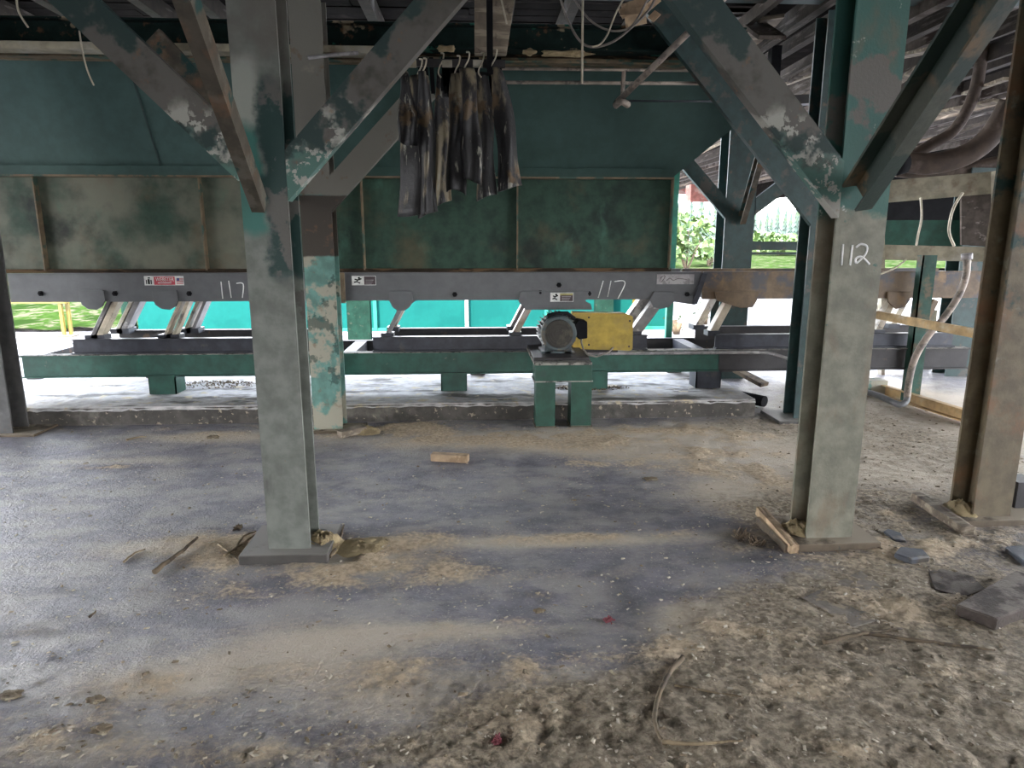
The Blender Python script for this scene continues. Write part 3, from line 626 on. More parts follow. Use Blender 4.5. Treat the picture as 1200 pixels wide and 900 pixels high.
mb=MB(); mb.cyl((c.x,my+.03,c.z),(c.x,my+.38,c.z),rM*.93,32)
for k in range(28):
    a=2*math.pi*k/28; dv=Vector((math.cos(a),0,math.sin(a))); p=Vector((c.x,0,c.z))+dv*rM*.98
    mb.bar(p+Vector((0,my+.05,0)),p+Vector((0,my+.36,0)),.006,.04,dv)
mb.build('finned_housing',MAT['motor'],mot)
mb=MB(); mb.tube([(c.x,my-.01,c.z),(c.x,my,c.z),(c.x,my+.05,c.z)],rM,36,[rM*.93,rM*1.0,rM*1.0]); mb.build('fan_cover',MAT['motor'],mot)
mb=MB(); mb.tube([(c.x,my-.022,c.z),(c.x,my-.012,c.z)],rM,36,[rM*.74,rM*.80]);
mb.tube([(c.x,my-.034,c.z),(c.x,my-.02,c.z)],.03,16)
for rr in (.35,.5,.65):
    n=30; mb.tube([(c.x+rM*rr*math.cos(2*math.pi*k/n),my-.024,c.z+rM*rr*math.sin(2*math.pi*k/n)) for k in range(n+1)],.003,5,cap=False)
mb.build('fan_grille',MAT['motord'],mot)
mb=MB(); mb.box(c.x-.12,c.x-.06,my+.04,my+.34,zs,c.z-rM*.7); mb.box(c.x+.06,c.x+.12,my+.04,my+.34,zs,c.z-rM*.7); mb.box(c.x-.15,c.x+.15,my+.04,my+.34,zs,zs+.02); mb.build('motor_feet',MAT['motor'],mot)
jx=c.x+rM; P=[(jx-.02,c.z+.06),(jx+.02,c.z+.115),(jx+.10,c.z+.10),(jx+.105,c.z-.05),(jx+.03,c.z-.06),(jx-.01,c.z-.02)]
mb=MB(); mb.prism(P,my+.04,my+.22); mb.bevel(.006).build('junction_box',MAT['black'],mot)
mb=MB(); mb.tube([(c.x-.1,my+.05,c.z+rM*.95),(c.x-.02,my+.05,c.z+rM*1.1),(c.x+.08,my+.08,c.z+rM*1.08),(c.x+.15,my+.1,c.z+rM*.75)],.02,8); mb.build('lifting_lug',MAT['black'],mot)
mb=MB(); q=[(jx+.06,my+.12,c.z-.05),(jx+.06,my+.1,c.z-.10),(jx+.08,my+.1,c.z-.16),(jx+.13,my+.12,c.z-.215),(jx+.22,my+.2,c.z-.245),(jx+.35,my+.3,c.z-.22),(jx+.47,YF-.05,c.z-.16),(jx+.56,YF-.045,c.z-.15)]
mb.tube(q,.008,8); mb.build('power_cable',MAT['cable'],mot)
mb=MB(); mb.tube([(jx+.06,my+.12,c.z-.045),(jx+.06,my+.12,c.z-.075)],.014,10); mb.build('cable_gland',MAT['hook'],mot)
gyy=6.36
P=[(671,366),(733,367.5),(742,371),(741.5,409),(739,411),(671,409)]
grd=thing('belt_guard',(X(705,411,gyy),gyy+.05,Z(700,411,gyy)),'yellow sheet metal belt guard box right of the motor','belt guard')
mb=MB(); mb.prism([xz(a,b_,gyy) for a,b_ in P],gyy,gyy+.14); mb.bevel(.006,2).build('guard_box',MAT['yellow'],grd)
for px,py in ((690,372),(738,376),(690,404),(737,406)):
    p=onY(px,py,gyy); MB().cyl((p.x,gyy-.008,p.z),(p.x,gyy+.002,p.z),.01,6).build('guard_bolt',MAT['brownsteel'],grd)
p=onY(700,410,gyy); MB().box(p.x-.15,p.x+.2,gyy+.02,gyy+.16,zb1+.006,p.z+.01).build('guard_foot',MAT['brownsteel'],grd)

# ------------------------------------------------------------------ hopper
HY=6.62; zh0=Z(500,316,HY); zh1=Z(500,209,HY)
hop=thing('hopper',(0,HY,zh0),'huge dirty green steel hopper hanging above the conveyor trough','hopper')
xe=X(785,260,HY); xs_=-7.5
edges=[-7.5,-5.6,X(50,260,HY),X(240,260,HY),X(330,260,HY),X(426,260,HY),X(606,260,HY),xe]
for a,b_ in zip(edges,edges[1:]):
    mb=MB(); mb.box(a+.002,b_-.002,HY,HY+.008,zh0,zh1); mb.build('side_panel',MAT['hop'],hop)
for a in edges[1:]:
    mb=MB(); mb.box(a-.006,a+.006,HY-.07,HY,zh0,zh1); mb.build('stiffener',MAT['rib'],hop)
mb=MB(); mb.box(xs_,xe,HY-.09,HY+.03,zh1-.004,zh1+.012); mb.build('ledge',MAT['rib'],hop)
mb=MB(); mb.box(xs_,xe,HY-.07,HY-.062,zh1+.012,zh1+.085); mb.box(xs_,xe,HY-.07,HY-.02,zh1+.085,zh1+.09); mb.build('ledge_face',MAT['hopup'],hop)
mb=MB(); mb.box(xs_,xe+.02,HY-.05,HY+.02,zt1+.001,zh0+.012); mb.build('bottom_flange',MAT['strip'],hop)
mb=MB(); mb.box(xe-.008,xe,HY+.008,HY+.75,zh0,zh1); mb.build('end_panel',MAT['hop'],hop)
mb=MB(); mb.box(xs_,xe,HY+.75,HY+.758,zh0,zh1+.9); mb.build('back_panel',MAT['hop'],hop)
# upper sheets lean toward the viewer
YU=6.40; zu1=Z(500,77,YU)
zm=zh1+.012; lean=HY-YU
def up(x,z): return (x,HY-lean*(z-zm)/(zu1-zm)-.0,z)
ua=[-7.5,X(192,206,HY),xe]
# seam between plates slants
sx_top=xz(150,75,YU)[0]; sx_bot=X(192,206,HY)
xk=xz(862,150,YU)[0]; zk=xz(862,150,YU)[1]
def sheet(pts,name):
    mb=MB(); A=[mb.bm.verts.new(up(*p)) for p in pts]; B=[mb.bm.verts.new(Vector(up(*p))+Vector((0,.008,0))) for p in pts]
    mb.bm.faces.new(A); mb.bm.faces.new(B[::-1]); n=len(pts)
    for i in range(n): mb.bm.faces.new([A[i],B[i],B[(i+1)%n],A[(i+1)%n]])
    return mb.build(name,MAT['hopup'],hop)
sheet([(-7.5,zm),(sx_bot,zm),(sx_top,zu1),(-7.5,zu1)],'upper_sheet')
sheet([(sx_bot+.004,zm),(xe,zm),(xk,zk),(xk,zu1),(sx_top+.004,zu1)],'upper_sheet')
mb=MB(); a=Vector(up(sx_bot,zm)); b_=Vector(up(sx_top,zu1)); mb.bar(a-Vector((0,.006,0)),b_-Vector((0,.006,0)),.012,.006,(0,-1,0)); mb.build('seam',MAT['dteal'],hop)
mb=MB(); mb.box(xs_,xk,YU-.05,YU+.03,zu1,zu1+.012); mb.build('top_lip',MAT['rib'],hop)
mb=MB(); mb.box(xs_,xk,YU+.04,YU+.05,zu1,Z(500,50,YU)); mb.build('closing_board',MAT['strip'],hop)
# sloping end plate of the upper part
mb=MB(); A=[up(xe,zm),up(xk,zk)]; P=[A[0],A[1],(A[1][0],HY+.9,zk),(A[0][0],HY+.75,zm)]
v=[mb.bm.verts.new(p) for p in P]+[mb.bm.verts.new(Vector(p)+Vector((0,0,.008))) for p in P]
for f in ((0,1,2,3),(7,6,5,4),(0,4,5,1),(1,5,6,2),(2,6,7,3),(3,7,4,0)): mb.bm.faces.new([v[i] for i in f])
mb.build('sloping_end_plate',MAT['hop'],hop)
mb=MB(); mb.box(xk,xk+.008,A[1][1],HY+.9,zk,zu1); mb.build('end_panel',MAT['hop'],hop)
# the dark line under the ledge
# bright green post at hopper corner
py_=7.6; mb=MB(); x0=xz(786,270,py_)[0]; x1=xz(793.5,270,py_)[0]; mb.box(x0,x1,py_,py_+.07,CZ,2.45)
tag(mb.build('steel_post',MAT['bgreen'],None),'bright sunlit green post at the right end of the hopper','post')

# ------------------------------------------------------------------ beams above
def beam(x0,x1,y,z0,z1,w,mat,label,name='steel_beam',t=.014,cat='beam'):
    mb=MB(); mb.ibeam((x0,y,(z0+z1)/2),(x1,y,(z0+z1)/2),w,z1-z0,t); o=mb.build(name,mat,None); tag(o,label,cat); return o
mat_ib=M('overhead beam teal and buff',(.008,.017,.015),[((.22,.18,.12),2.2,.60,.63),((.02,.09,.065),2.4,.60,.63,dict(seed=7)),(RUST,8,.6,.7,dict(amt=.5))],rough=.9,spec=.15)
YO=6.0
beam(-7.5,xz(870,50,YO)[0],YO,Z(400,58,YO),Z(400,28,YO),.16,mat_ib,'dark teal overhead beam with pale scuffed patches above the hopper')
mb=MB(); y_=6.1; z0_=Z(400,73,y_); z1_=Z(400,65,y_); mb.box(-7.5,xz(845,70,y_)[0],y_,y_+.012,z0_,z1_); mb.box(-7.5,xz(845,70,y_)[0],y_-.08,y_,z0_,z0_+.012); tag(mb.build('angle_rail',MAT['rib'],None),'rusty angle rail between the overhead beam and hopper top','rail')
mb=MB(); y_=5.7; a=xz(-30,56,y_); b_=xz(470,44,y_); mb.box(-7.0,b_[0],y_,y_+.15,Z(200,59,y_)-.0,Z(200,50,y_)); tag(mb.bevel(.004).build('timber_rail',MAT['cream'],None),'pale buff timber running along under the dark overhead beam at left','timber')
for Y_,nm in ((ay+.1,'front'),(ey+.1,'second')):
    z_=3.32 if nm=='front' else 3.45
    beam(-7.5,9.8,Y_,z_,z_+.08,.18,MAT['dteal'],'steel girder across the tops of the %s row of columns'%nm)
# joists above (along depth)
rnd=random.Random(3)
k=0
for x in np.arange(-7.2,2.4,.62):
    k+=1
    xx=x+rnd.uniform(-.1,.1); mb=MB(); mb.box(xx-.045,xx+.045,-6.6,8.3,3.53,3.68); o=mb.build('roof_joist',MAT['woodd'],None)
    tag(o,'dark timber roof joist over the hopper bay','joist','roof joists over the hopper bay')
# deck boards over left bay, run along x, with a few gaps
mb=MB(); y=-7.0; rnd=random.Random(9)
while y<8.4:
    w=.185; x=-9.0
    while x<2.8:
        L=rnd.uniform(1.6,3.4); x2=min(x+L,2.8)
        g=.006
        if 6.5<y<6.75 and x>-1: g=.035
        if rnd.random()<.985: mb.box(x+.005,x2-.005,y+g,y+w-g,3.68+rnd.uniform(0,.01),3.705)
        x=x2
    y+=w
o=mb.build('ceiling',MAT['deck'],None); o['kind']='structure'
mb=MB(); mb.box(-9,14,-5,9.4,3.75,3.78); mb.box(2.8,14,9.4,26,3.75,3.78)
# slits cut: leave as roofing sheets separated in strips
mb.bm.clear()
strips=[(-9,-1.2,-7,8.4),(-1.2,2.8,-7,6.50),(-1.2,2.8,6.62,8.4),(2.8,9.9,-7,9.4)]
for a in strips: mb.box(a[0],a[1],a[2],a[3],3.75,3.77)
x=2.8; rnd=random.Random(5)
while x<9.6:
    w=rnd.uniform(.5,.95); 
    y=9.4
    while y<26:
        L=rnd.uniform(2,5); y2=min(26,y+L); mb.box(x+.02,x+w-rnd.choice((.02,.02,.05)),y,y2-.02,3.75,3.77); y=y2
    x+=w
o=mb.build('ceiling',MAT['deck'],None); o['kind']='structure'
# right bay timbers running away from the camera
rnd=random.Random(12); k=0
for x in np.arange(2.35,9.8,.42):
    k+=1; x+=rnd.uniform(-.06,.06)
    y=2.0+rnd.uniform(0,1)
    while y<25:
        L=rnd.uniform(4,7); y2=min(25.5,y+L); zz=3.48+rnd.uniform(-.06,.05); h=rnd.uniform(.10,.2); w=rnd.choice((.045,.05,.09))
        mb=MB(); mb.bar((x+rnd.uniform(-.05,.05),y,zz+rnd.uniform(-.04,.04)),(x+rnd.uniform(-.05,.05),y2,zz),w,h); o=mb.build('roof_timber',MAT['woodg' if rnd.random()<.6 else 'woodd'],None)
        tag(o,'weathered grey brown roof timber over the right bay','roof timber','roof timbers running back over the right bay')
        y=y2+.02
# loose boards hanging under
rnd=random.Random(21)
spots=[((1045,78),(1120,66),9,.16),((1040,105),(1105,60),8,.08),((1045,68),(1110,55),7.2,.10),((860,12),(905,44),7,.22),((870,60),(905,20),7.4,.20),((1090,135),(1170,118),8.4,.10),((925,95),(975,68),8,.05),((890,110),(960,84),9,.06),((1045,150),(1090,135),9.5,.12),((1085,170),(1165,140),8.8,.10),((800,190),(880,150),11,.12),((1130,110),(1180,92),8,.06)]
for k,((a0,b0),(a1,b1),D,w) in enumerate(spots):
    p=onY(a0,b0,D); q_=onY(a1,b1,D-1.2); mb=MB(); mb.bar(p,q_,w,.03,(rnd.uniform(-.3,.3),-.4,1)); o=mb.build('loose_board',MAT['wood' if k%3 else 'woodg'],None,False)
    if k in (3,4): tag(o,('reddish brown','pinkish grey')[k-3]+' broken board hanging behind the peeling brace of the column marked 112','board')
    else: tag(o,'loose weathered board lodged under the right bay roof','board','loose boards under the right bay roof')
mb=MB(); a=onY(914,15,7.2); b_=onY(914,102,7.2); mb.box(a.x-.05,a.x+.05,7.2,7.3,b_.z,3.5); tag(mb.build('hanging_post',MAT['black'],None),'black vertical hanger post dropping from the roof between the two right braces','post')
mb=MB(); a=onY(860,122,7.6); b_=onY(1040,112,7.6); mb.bar(a,b_,.15,.09); tag(mb.build('timber_rail',MAT['brownsteel'],None),'dark cross timber behind the column marked 112','timber')
# ducts
def smoothpts(P,n=8):
    P=[Vector(p) for p in P]; q=[]
    for i in range(len(P)-1):
        P0=P[max(i-1,0)];P1=P[i];P2=P[i+1];P3=P[min(i+2,len(P)-1)]
        for k in range(n):
            t=k/n; q.append(.5*((2*P1)+(P2-P0)*t+(2*P0-5*P1+4*P2-P3)*t*t+(-P0+3*P1-3*P2+P3)*t**3))
    return q+[P[-1]]
def pipe(name,P,r,mat,label,cat='pipe',n=8,sm=True,group=None,parent=None,rr=None):
    mb=MB(); mb.tube(smoothpts(P) if sm else P,r,n); o=mb.build(name,MAT[mat],parent,False)
    if parent is None: tag(o,label,cat,group)
    return o
pipe('flexible_duct',[onY(1052,188,7.4),onY(1090,192,7.3),onY(1130,182,7.2),onY(1160,160,7.1),onY(1185,120,7.0)],.11,'duct','fat brown dusty duct sagging under the right bay roof','duct',16)
pipe('flexible_duct',[onY(1045,196,7.7),onY(1090,170,7.6),onY(1120,150,7.5),onY(1143,105,7.4),onY(1152,50,7.3)],.06,'duct','thinner dusty hose rising steeply above the fat brown duct','hose',12)
pipe('flexible_duct',[onY(1050,200,7.9),onY(1100,203,7.9),onY(1170,190,7.8)],.07,'duct','thinner brown duct lying below the fat duct','duct',12)
mb=MB(); c_=onY(1052,192,7.2); mb.cyl(c_+Vector((-.06,0,0)),c_+Vector((.06,0,.03)),.13,16); tag(mb.build('duct_coupling',MAT['black'],None,False),'black round coupling at the left end of the brown ducts','coupling')

# cream frame at the right, behind
def slanted(name,a,b_,Ya,Yb,h0,h1,th,mat,parent):
    """band from pixel column a to b_, lower/upper rows h0=(y at a,y at b), h1"""
    A0=onY(a,h0[0],Ya);A1=onY(a,h1[0],Ya);B0=onY(b_,h0[1],Yb);B1=onY(b_,h1[1],Yb)
    mb=MB(); v=[(A0.x,Ya,A0.z),(B0.x,Yb,B0.z),(B0.x,Yb+th,B0.z),(A0.x,Ya+th,A0.z),(A1.x,Ya,A1.z),(B1.x,Yb,B1.z),(B1.x,Yb+th,B1.z),(A1.x,Ya+th,A1.z)]
    mb.hexa(v); return mb.build(name,mat,parent)
fr=thing('back_framework',(4.6,7.9,0),'dusty buff frame of two wide rails and a board panel between the two right columns','frame')
slanted('upper_rail',1010,1175,8.0,7.3,(240,226),(214,200),.12,MAT['cream'],fr)
slanted('lower_rail',1005,1175,8.0,7.3,(304,307),(286,290),.12,MAT['cream'],fr)
slanted('board_panel',1127,1172,7.56,7.32,(287,290),(228,224),.03,MAT['woodg'],fr)
slanted('green_band',1000,1135,8.3,7.9,(288,290),(258,258),.1,MAT['gbeam'],fr)
slanted('post',1033,1037,7.86,7.85,(520,520),(200,200),.08,MAT['cream'],fr)
slanted('post',1168,1176,7.25,7.24,(540,540),(200,200),.08,MAT['cream'],fr)
mb=MB(); a=onY(1000,256,9.2); b_=onY(1180,200,9.2); mb.box(a.x,b_.x,9.2,9.3,a.z-.2,b_.z+.1); tag(mb.build('gap_shade_sheet',MAT['black'],None),'black sheet standing in for the darkness in the buff frame gap','board')  # black sheet added as the shade inside the frame's gap
pipe('hanging_cable',[onY(1079,232,7.5),onY(1080,255,7.4),onY(1076,275,7.4),onY(1074,287,7.5)],.012,'hook','pale cable dangling in the middle of the buff frame gap','cable')
pipe('hanging_cable',[onY(1128,226,7.2),onY(1117,245,7.15),onY(1112,270,7.15),onY(1118,288,7.2)],.014,'hook','pale looped cable dangling beside the board panel of the buff frame','cable')
pipe('hanging_cable',[onY(1024,324,6.4),onY(1040,318,6.4),onY(1052,312,6.4),onY(1062,304,6.4)],.009,'hook','short pale cable drooping across the brown trough','cable')
# green posts at right
mb=MB(); y_=6.40; a=X(1067,400,y_); b_=X(1088,400,y_); P=[(1076,305),(1089,305),(1086,350),(1082,400),(1080,482),(1064,482),(1066,400),(1072,350)]
mb.box(xz(1070,400,y_)[0],xz(1086,400,y_)[0],y_,y_+.012,0,1.46); mb.box(xz(1070,400,y_)[0],xz(1070,400,y_)[0]+.012,y_,y_+.09,0,1.46)
tag(mb.build('angle_post',MAT['colC2'],None),'slim green angle post standing in front of the brown trough','post')
y_=7.75; mb=MB(); hcol(mb,xz(1113,400,y_)[0],xz(1145,400,y_)[0],y_,.25,0,2.4); tag(mb.build('steel_column',MAT['dteal'],None),'dark green back column seen left of the rusty right column','column')
y_=8.2; mb=MB(); mb.box(xz(1070,440,y_)[0],xz(1089,440,y_)[0],y_,y_+.2,0,.75); tag(mb.build('stub_post',MAT['cream'],None),'grey stub post under the far right end of the conveyor frame','post')
# rails
mb=MB(); mb.bar(onY(1012,366,6.32),onY(1150,392,4.9),.03,.07); tag(mb.build('guard_rail',MAT['ypale'],None,False),'faded tan guard rail slanting past the green angle post','rail')
fence=thing('low_barrier',(onZ(1060,465).x,6.4,0),'low yellow channel barrier with grey end piece between the two right columns','barrier')
a=onZ(1034,456,.07); b_=onZ(1150,492,.07)
MB().channel(a,b_,.11,.05,.01,(-.3,-1,0)).build('barrier_channel',MAT['ypale'],fence)
p=onY(1002,447,a.y); MB().box(p.x,a.x+.02,a.y-.05,a.y+.12,a.z-.055,a.z+.10).build('end_piece',MAT['colE'],fence)
MB().box(a.x-.03,a.x+.03,a.y-.03,a.y+.06,-.005,a.z).build('barrier_foot',MAT['brownsteel'],fence); MB().box(b_.x-.03,b_.x+.03,b_.y-.03,b_.y+.06,-.005,b_.z).build('barrier_foot',MAT['brownsteel'],fence)
cnd=thing('flexible_conduit',(onZ(1060,480).x,5.9,0),'dusty flexible conduit curving down to a grey elbow beside the yellow barrier','conduit')
pipe('hose',[onY(1133,300,5.9),onY(1132,322,5.9),onY(1124,345,5.9),onY(1108,370,5.9),onY(1088,393,5.9),onY(1073,418,5.9),onY(1066,442,5.9),onY(1063,465,5.9)],.030,'pipe','',parent=cnd,n=12)
pipe('elbow',[onY(1063,463,5.9),onY(1062,470,5.9),onY(1056,474,5.9),onY(1048,472,5.95),onY(1030,464,6.1),onY(1010,458,6.2)],.028,'pipegrey','',parent=cnd,n=12)
MB().cyl(onY(1133,304,5.9),onY(1133,297,5.9),.045,12).build('collar',MAT['labgrey'],cnd)
pipe('strand',[onY(1137,305,5.92),onY(1132,330,5.92),onY(1120,350,5.92),onY(1108,366,5.9)],.010,'hook','',parent=cnd)
pipe('conduit_pipe',[onY(640,414.5,6.46),onY(800,413.5,6.44),onY(885,413,6.42),onY(905,415,6.40),onY(925,421,6.3),onY(946,428,6.15)],.017,'labgrey','grey conduit along the base beam bending down toward the column marked 112','pipe')
# handrail between G and F
mb=MB(); y_=gy+.05; mb.box(gx1,xz(955,288,y_)[0],y_,y_+.08,Z(910,293,y_),Z(910,283,y_)); tag(mb.build('cross_rail',MAT['dteal'],None,False),'thick dark cross rail in the bright opening right of the hopper','rail')
mb=MB(); mb.box(gx1,xz(955,298,y_)[0],y_,y_+.04,Z(910,298.5,y_),Z(910,295.5,y_)); tag(mb.build('cross_rail',MAT['dteal'],None,False),'thin dark cross rail just under the thick one in the bright opening','rail')
# things at the end of the plinth
mb=MB(); a=onZ(876,468,.06); mb.cyl((a.x-.1,a.y+.25,.06),(a.x+.13,a.y-.1,.06),.055,16); tag(mb.build('pipe_offcut',MAT['black'],None,False),'short black pipe offcut at the right end of the plinth','pipe')
mb=MB(); a=onZ(896,452,.02); mb.bar((a.x,a.y,.03),(a.x-.35,a.y+.5,.22),.14,.04); tag(mb.build('leaning_board',MAT['bark'],None,False),'dark board leaning behind the right end of the plinth','board')
mb=MB(); a=onZ(922,500,.0); 
# ------------------------------------------------------------------ rubber flaps
FY=5.25
def flap(xt,yt,xb0,xb1,yb,curl,bulge,label,seed,wt=10,phase=0.):
    r=thing('rubber_flap',onY(xt,yt,FY),label,'rubber flap')
    mb=MB(); NU,NV=14,26; g=[]; rnd=random.Random(seed); ph=rnd.uniform(0,6)
    for j in range(NV+1):
        v=j/NV; e=v**.55
        l=(xt-wt/2)*(1-e)+xb0*e; rr=(xt+wt/2)*(1-e)+xb1*e; py=yt+(yb-yt)*v
        row=[]
        for i in range(NU+1):
            u=i/NU; a=(u-.5)*curl
            px=l+(rr-l)*(.5+.5*math.sin(a)/math.sin(min(curl/2,1.57)))
            p=onY(px,py+ (4*math.sin(u*3.1+ph) if j==NV else 0),FY)
            dpt=bulge*math.cos(a*1.05)*(.35+.65*v)+.03*math.sin(u*9+ph+v*2)*v+.015*math.sin(v*11+ph)
            row.append(mb.bm.verts.new((p.x+.008*math.sin(v*9+ph+u*3),FY-dpt+phase+.05,p.z)))
        g.append(row)
    for j in range(NV):
        for i in range(NU):
            f=mb.bm.faces.new([g[j][i],g[j][i+1],g[j+1][i+1],g[j+1][i]]); f.smooth=True
    o=mb.build('rubber_sheet',MAT['rubber'],r); md=o.modifiers.new('s','SOLIDIFY'); md.thickness=.007; md.offset=0
    t=onY(xt,yt,FY+phase*.5); t.y=FY+phase*.6
    mb=MB(); mb.tube(smoothpts([t+Vector((0,-.01,-.04)),t+Vector((-.02,-.01,-.01)),t+Vector((-.01,-.015,.03)),t+Vector((.012,-.012,.07)),t+Vector((.02,0,.12)),t+Vector((.0,.02,.13))],5),.006,6); mb.build('wire_hook',MAT['hook'],r)
flap(492,92,468,513,251,2.6,.16,'widest rubber flap, leftmost, hanging lowest with pale left edge',1,22,-.10)
flap(476,90,470,492,172,2.2,.10,'short dark rubber flap overlapping the top left of the widest flap',2,5,-.20)
flap(497,92,494,511,253,2.4,.07,'speckled narrow rubber flap over the right side of the widest flap',3,10,-.24)
flap(517,84,508,528,238,2.0,.08,'black rubber flap, third gap from the left, ending in a grey tip',4,14,.06)
flap(536,88,524,546,228,2.4,.12,'rubber flap with bluish sheen in the middle of the bunch',5,12,-.08)
flap(547,84,543,565,215,2.2,.10,'dusty speckled rubber flap right of the middle, ending highest of the wide ones',6,14,-.14)
flap(564,84,560,582,232,2.2,.09,'dark rubber flap second from the right with a torn pale end',7,14,.0)
flap(579,80,584,611,221,2.0,.13,'rightmost rubber flap swinging outward to the right',8,14,-.02)
rail=thing('flap_rail',onY(530,75,FY),'steel hanging rail with pale clips holding the rubber flaps','rail')
a=onY(462,72,FY+.03); b_=onY(592,72,FY+.03)
MB().box(a.x,b_.x,FY+.02,FY+.06,a.z-.03,a.z+.02).build('rail_bar',MAT['brownsteel'],rail)
for px in (482,524,560):
    p=onY(px,75,FY); MB().box(p.x-.035,p.x+.035,FY-.012,FY+.02,p.z-.02,p.z+.025).build('clip',MAT['cream'],rail)
p=onY(574,60,FY); MB().box(p.x-.022,p.x+.022,FY-.03,FY+.02,onY(574,88,FY).z,3.5).build('hanger',MAT['black'],rail)
mb=MB(); rnd=random.Random(2)
for k in range(26):
    px=490+rnd.uniform(0,95); p=onY(px,76,FY+.06); q=p+Vector((rnd.uniform(-.02,.02),0,-.22*rnd.uniform(.6,1)))
    mb.bar(p+Vector((0,0,.05)),q,.03,.008,(0,1,0))
mb.build('gathered_tops',MAT['black'],rail)
# box post above the flaps
mb=MB(); y_=5.45; P=[(556,-74),(606,-74),(606,-20),(594,62),(556,62)]; mb.prism([xz(a,b_,y_) for a,b_ in P],y_,y_+.1); tag(mb.bevel(.006).build('timber_post',MAT['wood'],None),'weathered grey timber block hanging above the rubber flaps','timber')
mb=MB(); mb.bar(onY(585,-12,5.40),onY(594,28,5.40),.012,.012); tag(mb.build('straw_stalk',MAT['hook'],None,False),'pale stalk hanging in front of the timber block','stalk')
# pipes
pipe('horizontal_pipe',[onY(588,80.5,5.9),onY(850,83,6.0)],.012,'pipe','upper thin pipe running right from the rubber flaps','pipe',sm=False)
pipe('horizontal_pipe',[onY(575,96.5,5.8),onY(860,98,5.9)],.014,'pipe','lower thin pipe running right from the rubber flaps','pipe',sm=False)
pipe('horizontal_pipe',[onY(720,118,6.1),onY(850,119,6.1)],.008,'steel','thin dark rod below the two pipes at the right of the hopper','pipe',sm=False)
dp=thing('diagonal_pipe',onY(722,120,5.6),'tan pipe slanting down left to an elbow in front of the hopper','pipe')
pipe('pipe_run',[onY(724,119,5.6),onY(860,-14,4.9)],.024,'pipe','',sm=False,parent=dp,n=12)
pipe('riser',[onY(731,84,5.6),onY(729,118,5.6)],.016,'pipe','',sm=False,parent=dp,n=10)
pipe('elbow',[onY(721,124,5.6),onY(728,119,5.55),onY(736,123,5.6)],.026,'pipe','',parent=dp,n=10)
pipe('loose_tube',[onY(361,68,5.6),onY(392,64,5.6),onY(420,62,5.6)],.014,'labgrey','pale loose tube lying on the ledge right of the nearest column','tube',sm=False)
pipe('hanging_rope',[onY(683,-8,5.3),onY(682.5,40,5.3),onY(682,98,5.3)],.008,'hook','straight pale rope hanging down in front of the hopper','rope')
pipe('hanging_cable',[onY(655,-8,5.4),onY(664,20,5.4),onY(678,46,5.4),onY(693,55,5.4),onY(716,50,5.4),onY(738,34,5.4),onY(760,12,5.4),onY(770,-8,5.4)],.009,'cable','large drooping loop of cable knotted to the hanging rope','cable')
pipe('hanging_cable',[onY(668,-8,5.5),onY(690,22,5.5),onY(712,35,5.5),onY(735,34,5.5),onY(748,20,5.5),onY(762,-8,5.5)],.008,'cable','smaller upper loop of cable behind the large drooping loop','cable')
pipe('hanging_cable',[onY(735,-8,5.3),onY(722,15,5.3),onY(712,40,5.3),onY(703,52,5.3),onY(694,55,5.3)],.006,'hook','thin pale cable tied from the large loop up to the roof','cable')
pipe('hanging_wire',[onY(19,-5,4.6),onY(22,14,4.6),onY(33,32,4.6)],.006,'hook','short curved pale wire hanging at the top left corner','wire')
pipe('hanging_wire',[onY(93,36,4.6),onY(97,62,4.6),onY(103,84,4.6),onY(110,100,4.6)],.005,'hook','thin wire with a pale tip hanging beside the left peeling brace','wire')
mb=MB(); c_=onY(746,14,5.6); rnd=random.Random(8)
for k in range(7):
    a=c_+Vector((rnd.uniform(-.14,.14),rnd.uniform(-.05,.05),rnd.uniform(-.07,.07))); b_=a+Vector((rnd.uniform(.05,.2),rnd.uniform(-.03,.03),rnd.uniform(0,.12))); mb.bar(a,b_,rnd.uniform(.05,.10),.008,(0,-1,rnd.uniform(-.6,.6)))
tag(mb.build('torn_sheet',MAT['woodn'],None,False),'torn tan scrap of sheeting caught in the cables under the roof','scrap')
pipe('hook_wire',[onY(636,66,5.9),onY(642,72,5.85),onY(648,70,5.85)],.006,'hook','small curved hook left of the hanging rope under the beam','hook') if False else None
# rags / sawdust clumps on ledges
for px,py,sx,lab in ((523,57,.07,'pale sawdust clump on the beam ledge above the rubber flaps'),(620,61,.06,'pale sawdust clump on the beam ledge right of the timber block'),(662,63,.2,'pale sawdust drift on the beam ledge behind the hanging rope'),(815,60,.14,'yellowish drift on the ledge behind the tan slanting pipe')):
    p=onY(px,py,5.9); mb=MB(); bmesh.ops.create_icosphere(mb.bm,subdivisions=3,radius=1)
    for v in mb.bm.verts:
        c_=v.co; n_=1+.3*math.sin(c_.x*5+px)*math.cos(c_.z*4); v.co=Vector((p.x+c_.x*sx*n_,5.9+c_.y*.04,p.z+c_.z*.025*n_))
    tag(mb.build('sawdust_clump',MAT['sawdust'],None,False),lab,'sawdust')

